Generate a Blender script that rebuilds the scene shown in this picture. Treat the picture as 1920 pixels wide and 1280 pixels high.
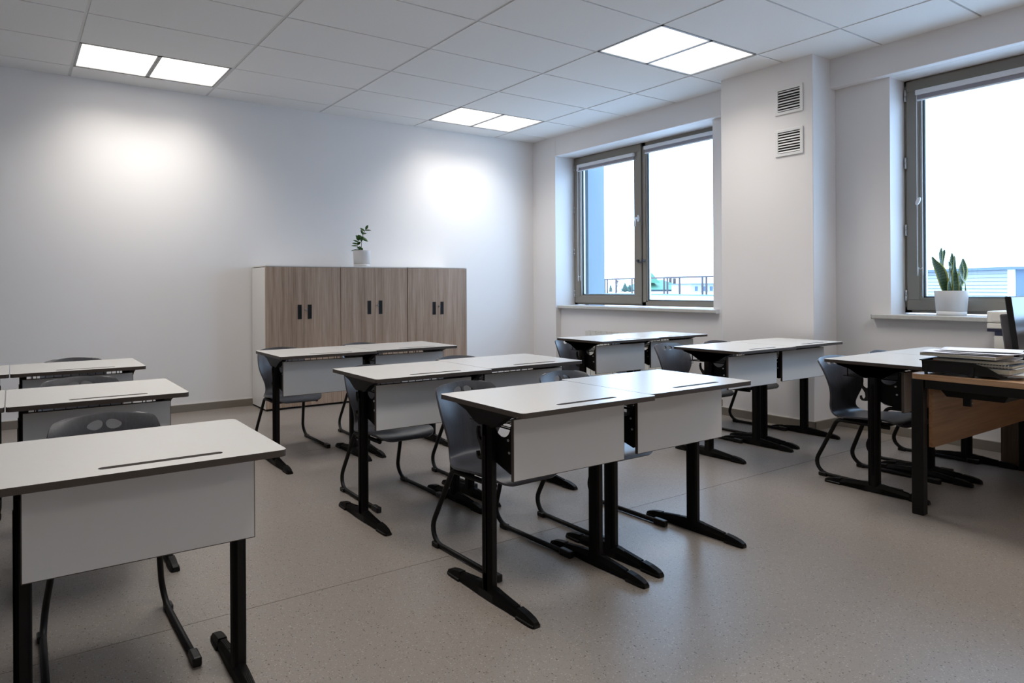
import bpy, bmesh, math, random
from mathutils import Vector, Matrix

for o in list(bpy.data.objects):
    bpy.data.objects.remove(o)
random.seed(7)
PI = math.pi
scn = bpy.context.scene
COL = scn.collection

# ---------------------------------------------------------------- camera
EYE = 1.1742
YAW, ROLL = 0.526976, -0.0055527
cam_d = bpy.data.cameras.new('camera')
cam = bpy.data.objects.new('camera', cam_d)
COL.objects.link(cam)
cr, sr = math.cos(ROLL), math.sin(ROLL)
r0 = Vector((math.cos(YAW), -math.sin(YAW), 0)); f0 = Vector((math.sin(YAW), math.cos(YAW), 0)); u0 = Vector((0, 0, 1))
R = r0*cr + u0*sr; U = u0*cr - r0*sr; B = -f0
cam.matrix_world = Matrix(((R.x, U.x, B.x, 0), (R.y, U.y, B.y, 0), (R.z, U.z, B.z, EYE), (0, 0, 0, 1)))
cam_d.sensor_width = 36.0
cam_d.lens = 1205.43/1920*36
cam_d.shift_x = (960-721.96)/1920
cam_d.shift_y = -(640-539.745)/1920
cam_d.clip_start = 0.05; cam_d.clip_end = 400
scn.camera = cam

# ---------------------------------------------------------------- world, lamps level, exposure
SKY = (0.51, 0.69, 1.0)
SKY_STRENGTH = 5.8
PANEL_COLOUR = (1.0, 0.95, 0.89)
PANEL_W = 6.5         # watts of each half panel
PANEL_SPREAD = 121    # degrees
w = bpy.data.worlds.new('overcast_sky'); scn.world = w; w.use_nodes = True
nt = w.node_tree; bg = nt.nodes['Background']
bg.inputs[0].default_value = (*SKY, 1); bg.inputs[1].default_value = SKY_STRENGTH
scn.view_settings.view_transform = 'Standard'
scn.view_settings.look = 'None'
scn.view_settings.gamma = 1.0
scn.view_settings.use_curve_mapping = False
scn.view_settings.exposure = 0.36

# ---------------------------------------------------------------- materials
def lin(c):
    c = c/255.0
    return c/12.92 if c <= 0.04045 else ((c+0.055)/1.055)**2.4
def rgb(r, g, b): return (lin(r), lin(g), lin(b), 1)

def mat(name, col, rough=0.5, metal=0.0, spec=0.5, bump=0.0, bump_scale=200.0, vary=0.0, vary_scale=3.0, coat=0.0):
    m = bpy.data.materials.new(name); m.use_nodes = True
    n = m.node_tree.nodes; l = m.node_tree.links; b = n['Principled BSDF']
    b.inputs['Base Color'].default_value = col
    b.inputs['Roughness'].default_value = rough
    b.inputs['Metallic'].default_value = metal
    b.inputs['Specular IOR Level'].default_value = spec
    b.inputs['Coat Weight'].default_value = coat
    tc = n.new('ShaderNodeTexCoord')
    if vary:
        no = n.new('ShaderNodeTexNoise'); no.inputs['Scale'].default_value = vary_scale; no.inputs['Detail'].default_value = 4
        l.new(tc.outputs['Object'], no.inputs['Vector'])
        mx = n.new('ShaderNodeMix'); mx.data_type = 'RGBA'
        mx.inputs[6].default_value = tuple(c*(1-vary) for c in col[:3])+(1,)
        mx.inputs[7].default_value = tuple(min(1, c*(1+vary)) for c in col[:3])+(1,)
        l.new(no.outputs['Fac'], mx.inputs[0]); l.new(mx.outputs[2], b.inputs['Base Color'])
    if bump:
        no = n.new('ShaderNodeTexNoise'); no.inputs['Scale'].default_value = bump_scale; no.inputs['Detail'].default_value = 2
        l.new(tc.outputs['Object'], no.inputs['Vector'])
        bp = n.new('ShaderNodeBump'); bp.inputs['Strength'].default_value = bump; bp.inputs['Distance'].default_value = 0.002
        l.new(no.outputs['Fac'], bp.inputs['Height']); l.new(bp.outputs['Normal'], b.inputs['Normal'])
    return m

def grain_mat(name, cols, axis='Z', rough=0.5, freq=60, stretch=0.03):
    m = bpy.data.materials.new(name); m.use_nodes = True
    n = m.node_tree.nodes; l = m.node_tree.links; b = n['Principled BSDF']
    b.inputs['Roughness'].default_value = rough
    tc = n.new('ShaderNodeTexCoord'); mp = n.new('ShaderNodeMapping')
    sc = [1, 1, 1]; sc['XYZ'.index(axis)] = stretch
    mp.inputs['Scale'].default_value = sc
    oi = n.new('ShaderNodeObjectInfo'); ad = n.new('ShaderNodeVectorMath'); ad.operation = 'ADD'
    ms = n.new('ShaderNodeMath'); ms.operation = 'MULTIPLY'; ms.inputs[1].default_value = 17.0
    l.new(oi.outputs['Random'], ms.inputs[0])
    l.new(tc.outputs['Object'], mp.inputs['Vector']); l.new(mp.outputs[0], ad.inputs[0]); l.new(ms.outputs[0], ad.inputs[1])
    n1 = n.new('ShaderNodeTexNoise'); n1.inputs['Scale'].default_value = freq; n1.inputs['Detail'].default_value = 5; n1.inputs['Roughness'].default_value = 0.65
    n2 = n.new('ShaderNodeTexNoise'); n2.inputs['Scale'].default_value = freq*0.14; n2.inputs['Detail'].default_value = 3; n2.inputs['Distortion'].default_value = 0.6
    l.new(ad.outputs[0], n1.inputs['Vector']); l.new(ad.outputs[0], n2.inputs['Vector'])
    mm = n.new('ShaderNodeMath'); mm.operation = 'MULTIPLY_ADD'; mm.inputs[1].default_value = 0.55
    m2 = n.new('ShaderNodeMath'); m2.operation = 'MULTIPLY'; m2.inputs[1].default_value = 0.45
    l.new(n2.outputs['Fac'], m2.inputs[0]); l.new(n1.outputs['Fac'], mm.inputs[0]); l.new(m2.outputs[0], mm.inputs[2])
    cr_ = n.new('ShaderNodeValToRGB'); cr_.color_ramp.elements[0].position = 0.33; cr_.color_ramp.elements[1].position = 0.67
    cr_.color_ramp.elements[0].color = cols[0]; cr_.color_ramp.elements[1].color = cols[2]
    e = cr_.color_ramp.elements.new(0.5); e.color = cols[1]
    l.new(mm.outputs[0], cr_.inputs[0]); l.new(cr_.outputs[0], b.inputs['Base Color'])
    return m

def speckle_mat():
    m = bpy.data.materials.new('speckled_vinyl'); m.use_nodes = True
    n = m.node_tree.nodes; l = m.node_tree.links; b = n['Principled BSDF']
    b.inputs['Roughness'].default_value = 0.36; b.inputs['Specular IOR Level'].default_value = 0.5
    geo = n.new('ShaderNodeNewGeometry')
    def vor(scale, lo, hi, ca, cb, prev=None):
        v = n.new('ShaderNodeTexVoronoi'); v.inputs['Scale'].default_value = scale
        l.new(geo.outputs['Position'], v.inputs['Vector'])
        # cells whose random value is high become specks of limited radius
        sep = n.new('ShaderNodeSeparateColor'); l.new(v.outputs['Color'], sep.inputs[0])
        g = n.new('ShaderNodeMath'); g.operation = 'GREATER_THAN'; g.inputs[1].default_value = hi
        l.new(sep.outputs[0], g.inputs[0])
        d = n.new('ShaderNodeMath'); d.operation = 'LESS_THAN'; d.inputs[1].default_value = lo
        l.new(v.outputs['Distance'], d.inputs[0])
        mu = n.new('ShaderNodeMath'); mu.operation = 'MULTIPLY'; l.new(g.outputs[0], mu.inputs[0]); l.new(d.outputs[0], mu.inputs[1])
        mx = n.new('ShaderNodeMix'); mx.data_type = 'RGBA'
        l.new(mu.outputs[0], mx.inputs[0])
        if prev is None: mx.inputs[6].default_value = ca
        else: l.new(prev, mx.inputs[6])
        mx.inputs[7].default_value = cb
        return mx.outputs[2]
    base = rgb(134, 126, 119)
    o = vor(230, 0.42, 0.80, base, rgb(112, 104, 97))
    o = vor(170, 0.36, 0.84, None, rgb(163, 156, 149), o)
    o = vor(120, 0.30, 0.90, None, rgb(70, 62, 57), o)
    l.new(o, b.inputs['Base Color'])
    no = n.new('ShaderNodeTexNoise'); no.inputs['Scale'].default_value = 320
    l.new(geo.outputs['Position'], no.inputs['Vector'])
    bp = n.new('ShaderNodeBump'); bp.inputs['Strength'].default_value = 0.10; bp.inputs['Distance'].default_value = 0.001
    l.new(no.outputs['Fac'], bp.inputs['Height']); l.new(bp.outputs[0], b.inputs['Normal'])
    return m

def emis(name, col, s):
    m = bpy.data.materials.new(name); m.use_nodes = True
    n = m.node_tree.nodes; n.remove(n['Principled BSDF'])
    e = n.new('ShaderNodeEmission'); e.inputs[0].default_value = (*col, 1); e.inputs[1].default_value = s
    m.node_tree.links.new(e.outputs[0], n['Material Output'].inputs[0]); return m

def glass_mat():
    m = bpy.data.materials.new('window_glass'); m.use_nodes = True
    n = m.node_tree.nodes; l = m.node_tree.links; n.remove(n['Principled BSDF'])
    t = n.new('ShaderNodeBsdfTransparent'); t.inputs[0].default_value = (0.90, 0.96, 0.97, 1)
    g = n.new('ShaderNodeBsdfGlossy'); g.inputs['Roughness'].default_value = 0.02
    lw = n.new('ShaderNodeLayerWeight'); lw.inputs[0].default_value = 0.5
    pw = n.new('ShaderNodeMath'); pw.operation = 'POWER'; pw.inputs[1].default_value = 5.0; l.new(lw.outputs['Facing'], pw.inputs[0])
    f = n.new('ShaderNodeMath'); f.operation = 'MULTIPLY_ADD'; f.inputs[1].default_value = 0.9; f.inputs[2].default_value = 0.035; l.new(pw.outputs[0], f.inputs[0])
    x = n.new('ShaderNodeMixShader'); l.new(f.outputs[0], x.inputs[0]); l.new(t.outputs[0], x.inputs[1]); l.new(g.outputs[0], x.inputs[2])
    l.new(x.outputs[0], n['Material Output'].inputs[0]); return m

M = {}
M['wall'] = mat('painted_wall', rgb(236, 234, 233), 0.75, bump=0.12, bump_scale=350, spec=0.3)
M['wall_bay'] = mat('painted_window_wall', rgb(232, 229, 228), 0.75, bump=0.12, bump_scale=350, spec=0.3)
M['tile'] = mat('mineral_ceiling_tile', rgb(234, 233, 231), 0.9, bump=0.25, bump_scale=500, spec=0.1, vary=0.03, vary_scale=120)
M['plenum'] = mat('dark_plenum', rgb(90, 90, 90), 0.9)
M['grid'] = mat('grid_bar_white', rgb(212, 212, 212), 0.5)
M['panel_rim'] = mat('light_panel_rim', rgb(168, 168, 168), 0.5)
M['floor'] = speckle_mat()
M['joint'] = mat('floor_joint', rgb(84, 76, 70), 0.7)
M['base'] = mat('taupe_baseboard', rgb(126, 118, 108), 0.45)
M['basetop'] = mat('baseboard_sealant', rgb(198, 192, 184), 0.6)
M['white_lam'] = mat('white_laminate', rgb(218, 216, 213), 0.42)
M['desk_top'] = mat('white_desk_laminate', rgb(214, 211, 206), 0.27, bump=0.05, bump_scale=900, spec=0.55, vary=0.015, vary_scale=60)
M['panel_lam'] = mat('grey_white_panel_laminate', rgb(222, 220, 217), 0.38, bump=0.05, bump_scale=900)
M['edge'] = mat('dark_laminate_edge', rgb(66, 57, 51), 0.5)
M['black'] = mat('black_powder_coat', rgb(8, 7, 7), 0.5, spec=0.28, bump=0.1, bump_scale=900)
M['black_pl'] = mat('black_rubbery_plastic', rgb(13, 11, 10), 0.42, spec=0.35)
M['shell'] = grain_mat('slate_shell', (rgb(58, 58, 62), rgb(67, 67, 72), rgb(77, 76, 81)), 'Z', 0.34, 130, 0.02)
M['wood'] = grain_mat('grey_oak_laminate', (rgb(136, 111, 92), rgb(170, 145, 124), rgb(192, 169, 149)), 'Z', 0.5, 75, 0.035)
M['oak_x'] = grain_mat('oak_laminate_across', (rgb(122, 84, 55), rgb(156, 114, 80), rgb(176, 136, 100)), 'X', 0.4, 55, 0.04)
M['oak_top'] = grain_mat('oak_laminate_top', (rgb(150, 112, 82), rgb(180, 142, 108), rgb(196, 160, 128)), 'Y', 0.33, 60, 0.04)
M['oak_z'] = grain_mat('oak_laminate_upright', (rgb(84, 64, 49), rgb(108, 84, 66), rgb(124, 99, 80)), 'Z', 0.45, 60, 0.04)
M['frame'] = mat('taupe_window_frame', rgb(134, 127, 117), 0.42)
M['gasket'] = mat('dark_gasket', rgb(38, 38, 42), 0.6)
M['spacer'] = mat('glazing_spacer', rgb(188, 196, 200), 0.35, metal=0.3)
M['glass'] = glass_mat()
M['silver'] = mat('silver_metal', rgb(190, 192, 196), 0.28, metal=0.8)
M['white_pl'] = mat('white_plastic', rgb(222, 223, 226), 0.35)
M['blind'] = mat('grey_blind_fabric', rgb(150, 148, 156), 0.8)
M['marble'] = mat('marbled_sill', rgb(196, 194, 189), 0.35, vary=0.13, vary_scale=38)
M['pot'] = mat('white_ceramic_pot', rgb(226, 225, 225), 0.4)
M['soil'] = mat('potting_soil', rgb(40, 30, 24), 0.95, bump=1, bump_scale=150)
M['leaf'] = mat('zz_leaf', rgb(42, 92, 30), 0.35, vary=0.3, vary_scale=30)
M['stem'] = mat('plant_stem', rgb(70, 92, 40), 0.5)
M['rad'] = mat('radiator_enamel', rgb(214, 212, 206), 0.35)
M['vent'] = mat('white_vent_plastic', rgb(228, 227, 226), 0.4)
M['vent_dark'] = mat('vent_dark', rgb(28, 25, 24), 0.8)
M['rail'] = mat('rusty_rail', rgb(74, 60, 60), 0.6)
M['snow'] = mat('pale_roof', rgb(226, 226, 226), 0.9)
M['ext'] = mat('exterior_render', rgb(116, 130, 138), 0.85)
M['siding'] = mat('white_siding', rgb(178, 180, 180), 0.7)
M['siding_d'] = mat('grey_blue_siding', rgb(92, 106, 122), 0.8)
M['groof'] = mat('green_roof', rgb(60, 112, 86), 0.6, vary=0.1, vary_scale=0.6)
M['brickdark'] = mat('chimney_brick', rgb(88, 72, 70), 0.9)
M['tree'] = mat('distant_tree', rgb(66, 88, 78), 0.95)
M['twig'] = mat('distant_twig', rgb(110, 100, 96), 0.95)
M['screen'] = mat('glossy_black_screen', rgb(16, 17, 20), 0.16, spec=0.5)
M['grey_pl'] = mat('grey_plastic', rgb(86, 82, 82), 0.5)
M['cream_pl'] = mat('cream_printer_plastic', rgb(212, 208, 200), 0.45)
M['navy'] = mat('navy_plastic', rgb(24, 26, 52), 0.4)
M['paper'] = mat('white_paper', rgb(228, 230, 238), 0.7)
M['paper_y'] = mat('yellowed_pages', rgb(190, 184, 164), 0.85, vary=0.12, vary_scale=400)
M['paper_g'] = mat('grey_paper', rgb(172, 170, 166), 0.8, vary=0.15, vary_scale=300)
M['cover_d'] = mat('dark_cover', rgb(50, 52, 62), 0.5)
M['red'] = mat('red_plastic', rgb(150, 50, 48), 0.4)
M['pencil'] = mat('orange_pencil', rgb(190, 110, 50), 0.45)

def leaf_snake():
    m = bpy.data.materials.new('snake_plant_leaf'); m.use_nodes = True
    n = m.node_tree.nodes; l = m.node_tree.links; b = n['Principled BSDF']; b.inputs['Roughness'].default_value = 0.4
    at = n.new('ShaderNodeUVMap'); sp = n.new('ShaderNodeSeparateXYZ'); l.new(at.outputs[0], sp.inputs[0])
    wv = n.new('ShaderNodeTexWave'); wv.wave_type = 'BANDS'; wv.bands_direction = 'Y'
    wv.inputs['Scale'].default_value = 5.0; wv.inputs['Distortion'].default_value = 5.0; wv.inputs['Detail'].default_value = 3; wv.inputs['Detail Scale'].default_value = 2.5
    l.new(at.outputs[0], wv.inputs[0])
    mx = n.new('ShaderNodeMix'); mx.data_type = 'RGBA'; mx.inputs[6].default_value = rgb(34, 62, 44); mx.inputs[7].default_value = rgb(74, 104, 76)
    l.new(wv.outputs['Fac'], mx.inputs[0])
    a = n.new('ShaderNodeMath'); a.operation = 'SUBTRACT'; a.inputs[1].default_value = 0.5; l.new(sp.outputs[0], a.inputs[0])
    ab = n.new('ShaderNodeMath'); ab.operation = 'ABSOLUTE'; l.new(a.outputs[0], ab.inputs[0])
    g = n.new('ShaderNodeMath'); g.operation = 'GREATER_THAN'; g.inputs[1].default_value = 0.39; l.new(ab.outputs[0], g.inputs[0])
    m2 = n.new('ShaderNodeMix'); m2.data_type = 'RGBA'; m2.inputs[7].default_value = rgb(170, 176, 84)
    l.new(mx.outputs[2], m2.inputs[6]); l.new(g.outputs[0], m2.inputs[0]); l.new(m2.outputs[2], b.inputs['Base Color'])
    return m
M['snake'] = leaf_snake()

# ---------------------------------------------------------------- mesh helpers
class MB:
    def __init__(s): s.bm = bmesh.new(); s.mats = []
    def mi(s, m):
        if m not in s.mats: s.mats.append(m)
        return s.mats.index(m)
    def box(s, x0, x1, y0, y1, z0, z1, m=None, bev=0.0, seg=1, rot=None):
        i = s.mi(m) if m else 0
        ret = bmesh.ops.create_cube(s.bm, size=1.0)
        vs = ret['verts']
        bmesh.ops.scale(s.bm, vec=(abs(x1-x0), abs(y1-y0), abs(z1-z0)), verts=vs)
        if rot is not None: bmesh.ops.rotate(s.bm, cent=(0, 0, 0), matrix=rot, verts=vs)
        bmesh.ops.translate(s.bm, vec=((x0+x1)/2, (y0+y1)/2, (z0+z1)/2), verts=vs)
        fs = list({f for v in vs for f in v.link_faces})
        for f in fs: f.material_index = i
        if bev:
            es = list({e for v in vs for e in v.link_edges})
            r = bmesh.ops.bevel(s.bm, geom=es, offset=bev, segments=seg, affect='EDGES', profile=0.5, clamp_overlap=True)
            for f in r['faces']: f.material_index = i
        return s
    def prism(s, pts, a, b, axis='X', m=None, smooth=False):
        """pts 2-D outline, extruded along axis from a to b. X: pts=(y,z); Y: (x,z); Z: (x,y)"""
        i = s.mi(m) if m else 0
        def P(p, t):
            return {'X': (t, p[0], p[1]), 'Y': (p[0], t, p[1]), 'Z': (p[0], p[1], t)}[axis]
        A = [s.bm.verts.new(P(p, a)) for p in pts]; Bv = [s.bm.verts.new(P(p, b)) for p in pts]
        n = len(pts); fs = []
        fs.append(s.bm.faces.new(A[::-1])); fs.append(s.bm.faces.new(Bv))
        for k in range(n):
            f = s.bm.faces.new((A[k], A[(k+1) % n], Bv[(k+1) % n], Bv[k])); f.smooth = smooth; fs.append(f)
        for f in fs: f.material_index = i
        return s
    def tube(s, pts, r, seg=8, m=None, caps=True, closed=False):
        i = s.mi(m) if m else 0
        pts = [Vector(p) for p in pts]; n = len(pts); rings = []
        up = None
        for k, p in enumerate(pts):
            if closed: t = (pts[(k+1) % n]-pts[k-1]).normalized()
            else: t = (pts[min(k+1, n-1)]-pts[max(k-1, 0)]).normalized()
            if up is None:
                up = Vector((0, 0, 1)) if abs(t.z) < 0.9 else Vector((1, 0, 0))
            a = (up-t*up.dot(t)).normalized(); b = t.cross(a); up = a
            rr = r[k] if isinstance(r, (list, tuple)) else r
            rings.append([s.bm.verts.new(p+a*rr*math.cos(2*PI*q/seg)+b*rr*math.sin(2*PI*q/seg)) for q in range(seg)])
        rg = range(n) if closed else range(n-1)
        for k in rg:
            A, Bq = rings[k], rings[(k+1) % n]
            for q in range(seg):
                f = s.bm.faces.new((A[q], A[(q+1) % seg], Bq[(q+1) % seg], Bq[q])); f.smooth = True; f.material_index = i
        if caps and not closed:
            f = s.bm.faces.new(rings[0][::-1]); f.material_index = i
            f = s.bm.faces.new(rings[-1]); f.material_index = i
        return s
    def loft(s, rings, m=None, smooth=False, caps=True):
        i = s.mi(m) if m else 0
        V = [[s.bm.verts.new(p) for p in r] for r in rings]; n = len(V[0])
        for k in range(len(V)-1):
            for q in range(n):
                f = s.bm.faces.new((V[k][q], V[k][(q+1) % n], V[k+1][(q+1) % n], V[k+1][q])); f.smooth = smooth; f.material_index = i
        if caps:
            f = s.bm.faces.new(V[0][::-1]); f.material_index = i
            f = s.bm.faces.new(V[-1]); f.material_index = i
        return s
    def lathe(s, prof, cx, cy, seg=32, m=None):
        rings = [[(cx+r*math.cos(2*PI*q/seg), cy+r*math.sin(2*PI*q/seg), z) for q in range(seg)] for r, z in prof]
        return s.loft(rings, m, smooth=True, caps=True)
    def mesh(s, name, m=None):
        bmesh.ops.recalc_face_normals(s.bm, faces=s.bm.faces)
        me = bpy.data.meshes.new(name); s.bm.to_mesh(me); s.bm.free()
        if s.mats:
            for x in s.mats: me.materials.append(M[x])
        if m: me.materials.append(M[m])
        return me
    def build(s, name, m=None, parent=None, loc=None):
        o = bpy.data.objects.new(name, s.mesh(name, m)); COL.objects.link(o)
        if parent: o.parent = parent
        if loc: o.location = loc
        return o

def inst(name, me, parent=None, loc=(0, 0, 0), rot=(0, 0, 0)):
    o = bpy.data.objects.new(name, me); COL.objects.link(o); o.location = loc; o.rotation_euler = rot
    if parent: o.parent = parent
    return o
def tag(o, label=None, cat=None, group=None, kind=None):
    if label: o['label'] = label
    if cat: o['category'] = cat
    if group: o['group'] = group
    if kind: o['kind'] = kind
    return o
def empty(name, loc=(0, 0, 0), rz=0):
    o = bpy.data.objects.new(name, None); COL.objects.link(o); o.location = loc; o.rotation_euler = (0, 0, rz)
    o.empty_display_size = 0.1
    return o
def copy_tree(o, parent=None):
    c = o.copy(); COL.objects.link(c); c.parent = parent
    if parent: c.matrix_parent_inverse = o.matrix_parent_inverse.copy()
    for ch in list(o.children): copy_tree(ch, c)
    return c
def struct(o, label):
    return tag(o, label, None, None, 'structure')
def arc(cx, cy, r, a0, a1, n):
    return [(cx+r*math.cos(math.radians(a0+(a1-a0)*k/n)), cy+r*math.sin(math.radians(a0+(a1-a0)*k/n))) for k in range(n+1)]
def smooth_path(pts, n=6):
    """Catmull-Rom through pts"""
    P = [Vector(p) for p in pts]; out = []
    for k in range(len(P)-1):
        a = P[max(k-1, 0)]; b = P[k]; c = P[k+1]; d = P[min(k+2, len(P)-1)]
        for q in range(n):
            t = q/n
            out.append(0.5*((2*b)+(c-a)*t+(2*a-5*b+4*c-d)*t*t+(3*b-a-3*c+d)*t**3))
    out.append(P[-1]); return out
def fillet(pts, radii, n=6):
    """polyline with rounded corners"""
    P = [Vector(p) for p in pts]; out = [P[0]]
    for k in range(1, len(P)-1):
        r = radii[k-1]; a = (P[k-1]-P[k]).normalized(); b = (P[k+1]-P[k]).normalized()
        ang = a.angle(b); d = r/math.tan(ang/2)
        p0 = P[k]+a*d; p1 = P[k]+b*d; c = P[k]+(a+b).normalized()*(r/math.sin(ang/2))
        v0 = p0-c; v1 = p1-c; th = v0.angle(v1)
        for q in range(n+1):
            t = q/n
            out.append(c+(v0*math.sin((1-t)*th)+v1*math.sin(t*th))/math.sin(th))
    out.append(P[-1]); return out

# ---------------------------------------------------------------- room dimensions
H = 3.0527
XW, XR, XF = 5.90, 5.985, 6.235       # beam face, recessed wall, window frame face
XO = 6.42                             # outer face of the wall
YB = 6.284
XL, YN = -2.25, -2.90                 # unseen left wall and near wall
ZB = 2.812                            # underside of the beam
ZS = 0.945                            # sill top
C0x, C1x, C0y, C1y = 5.625, XR+0.02, 2.757, 3.537   # column
W1 = (3.85, 5.885); W2 = (0.33, 2.372)

# floor: slab and vinyl sheets with thin joints
fl = struct(MB().box(XL-0.1, XO, YN-0.1, YB+0.1, -0.12, -0.003).build('floor', 'joint'), 'grey beige speckled vinyl floor of the classroom')
ys = [YN-0.02, 0.29, 2.295, 4.30, YB+0.02]
for k in range(4):
    MB().box(XL-0.02, XR+0.02, ys[k]+0.0014, ys[k+1]-0.0014, -0.01, 0.0).build('vinyl_sheet', 'floor', fl)

# back wall, near wall, left wall
struct(MB().box(XL-0.1, XO, YB, YB+0.12, -0.1, H+0.2).build('wall_back', 'wall'), 'pale grey wall behind the wooden cabinets')
struct(MB().box(XL-0.1, XO, YN-0.12, YN, -0.1, H+0.2).build('wall_near', 'wall'), 'pale wall on the side of the viewer')
struct(MB().box(XL-0.12, XL, YN, YB, -0.1, H+0.2).build('wall_left', 'wall'), 'pale wall on the left outside the view')

# window wall: outer skin with two openings, recessed inner face, beam and corner pier
wb = MB()
for y0, y1 in ((YN, W2[0]), (W2[1], W1[0]), (W1[1], YB)):
    wb.box(XR, XO, y0, y1, -0.1, H+0.2)
for y0, y1 in (W1, W2):
    wb.box(XR, XO, y0, y1, -0.1, ZS-0.035)
    wb.box(XR, XO, y0, y1, ZB, H+0.2)
wr = struct(wb.build('wall_right', 'wall_bay'), 'pale wall with two deep window openings')
MB().box(XW, XR, W1[1], YB, -0.1, H+0.2).build('corner_pier', 'wall_bay', wr)
struct(MB().box(XW, XR+0.001, YN, W1[1], ZB, H+0.2, bev=0.004).build('trim_1', 'wall_bay'), 'shallow painted beam running over both windows')
struct(MB().box(C0x, XR, C0y, C1y, -0.05, H+0.2, bev=0.004).build('trim_2', 'wall_bay'), 'square pale column between the windows carrying two vents')

# baseboards
def baseboard(name, x0, x1, y0, y1, nx, ny, parts):
    pass
def bb(mb, mt, x0, y0, x1, y1, nx, ny, t=0.013, h=0.07):
    xs = sorted((x0, x1+nx*t) if nx else (x0, x1)); ysn = sorted((y0, y1+ny*t) if ny else (y0, y1))
    mb.box(xs[0], xs[1], ysn[0], ysn[1], 0, h, bev=0.0015)
    xs2 = sorted((x0, x1+nx*t*0.5) if nx else (x0, x1)); y2 = sorted((y0, y1+ny*t*0.5) if ny else (y0, y1))
    mt.box(xs2[0], xs2[1], y2[0], y2[1], h, h+0.004)
b1 = MB(); b2 = MB(); bb(b1, b2, XL, YB, XW, YB, 0, -1)
o = struct(b1.build('baseboard_back', 'base'), 'taupe baseboard along the back wall'); b2.build('sealant_bead', 'basetop', o)
b1 = MB(); b2 = MB()
bb(b1, b2, XW, W1[1]-0.013, XW, YB, -1, 0)
bb(b1, b2, XR, C1y, XR, W1[1], -1, 0)
bb(b1, b2, C0x-0.013, C1y, XR, C1y, 0, 1)
bb(b1, b2, C0x, C0y-0.013, C0x, C1y+0.013, -1, 0)
bb(b1, b2, C0x-0.013, C0y, XR, C0y, 0, -1)
bb(b1, b2, XR, YN, XR, C0y, -1, 0)
o = struct(b1.build('baseboard_right', 'base'), 'taupe baseboard round the column and under the windows'); b2.build('sealant_bead', 'basetop', o)

# ---------------------------------------------------------------- ceiling
ce = struct(MB().box(XL-0.1, XO, YN-0.1, YB+0.1, H+0.2, H+0.26).build('ceiling', 'plenum'), 'suspended ceiling of pale mineral tiles')
jl = [0.4507+1.2*j for j in range(-3, 5)]
xs = [XL]+[x for x in jl if x > XL+0.05]+[XW]
kl = [6.5868-0.6*k for k in range(1, 17)]
ysr = [YB]+[y for y in kl if y > YN+0.05]+[YN]
GX, GY = 0.0115, 0.0062
lights = {(0, 1), (3, 1), (3, 5), (0, 5), (3, 9), (0, 9), (3, 13), (0, 13)}
tcache = {}
def jidx(x): return round((x-0.4507)/1.2)
for a in range(len(xs)-1):
    for b in range(len(ysr)-1):
        x0, x1 = xs[a], xs[a+1]; y1, y0 = ysr[b], ysr[b+1]
        gx0 = GX if a > 0 else 0; gx1 = GX if a < len(xs)-2 else 0
        gy1 = GY if b > 0 else 0; gy0 = GY if b < len(ysr)-2 else 0
        if (jidx(x0), b) in lights and a > 0: continue
        if b == 0 and a > 0 and False: continue
        X0, X1, Y0, Y1 = x0+gx0, x1-gx1, y0+gy0, y1-gy1
        key = (round(X1-X0, 4), round(Y1-Y0, 4))
        if key not in tcache:
            hx, hy = key[0]/2, key[1]/2
            tcache[key] = MB().box(-hx, hx, -hy, hy, 0, 0.018, bev=0.0012).mesh('ceiling_tile', 'tile')
        inst('ceiling_tile', tcache[key], ce, ((X0+X1)/2, (Y0+Y1)/2, H))
for x in xs[1:-1]:
    MB().box(x-0.0125, x+0.0125, YN, YB, H+0.006, H+0.03).build('main_runner', 'grid', ce)
for y in ysr[1:-1]:
    MB().box(XL, XW, y-0.0125, y+0.0125, H+0.014, H+0.03).build('cross_runner', 'grid', ce)
MB().box(XL, XW, YB-0.02, YB, H+0.004, H+0.02).build('edge_angle', 'grid', ce)

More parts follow.
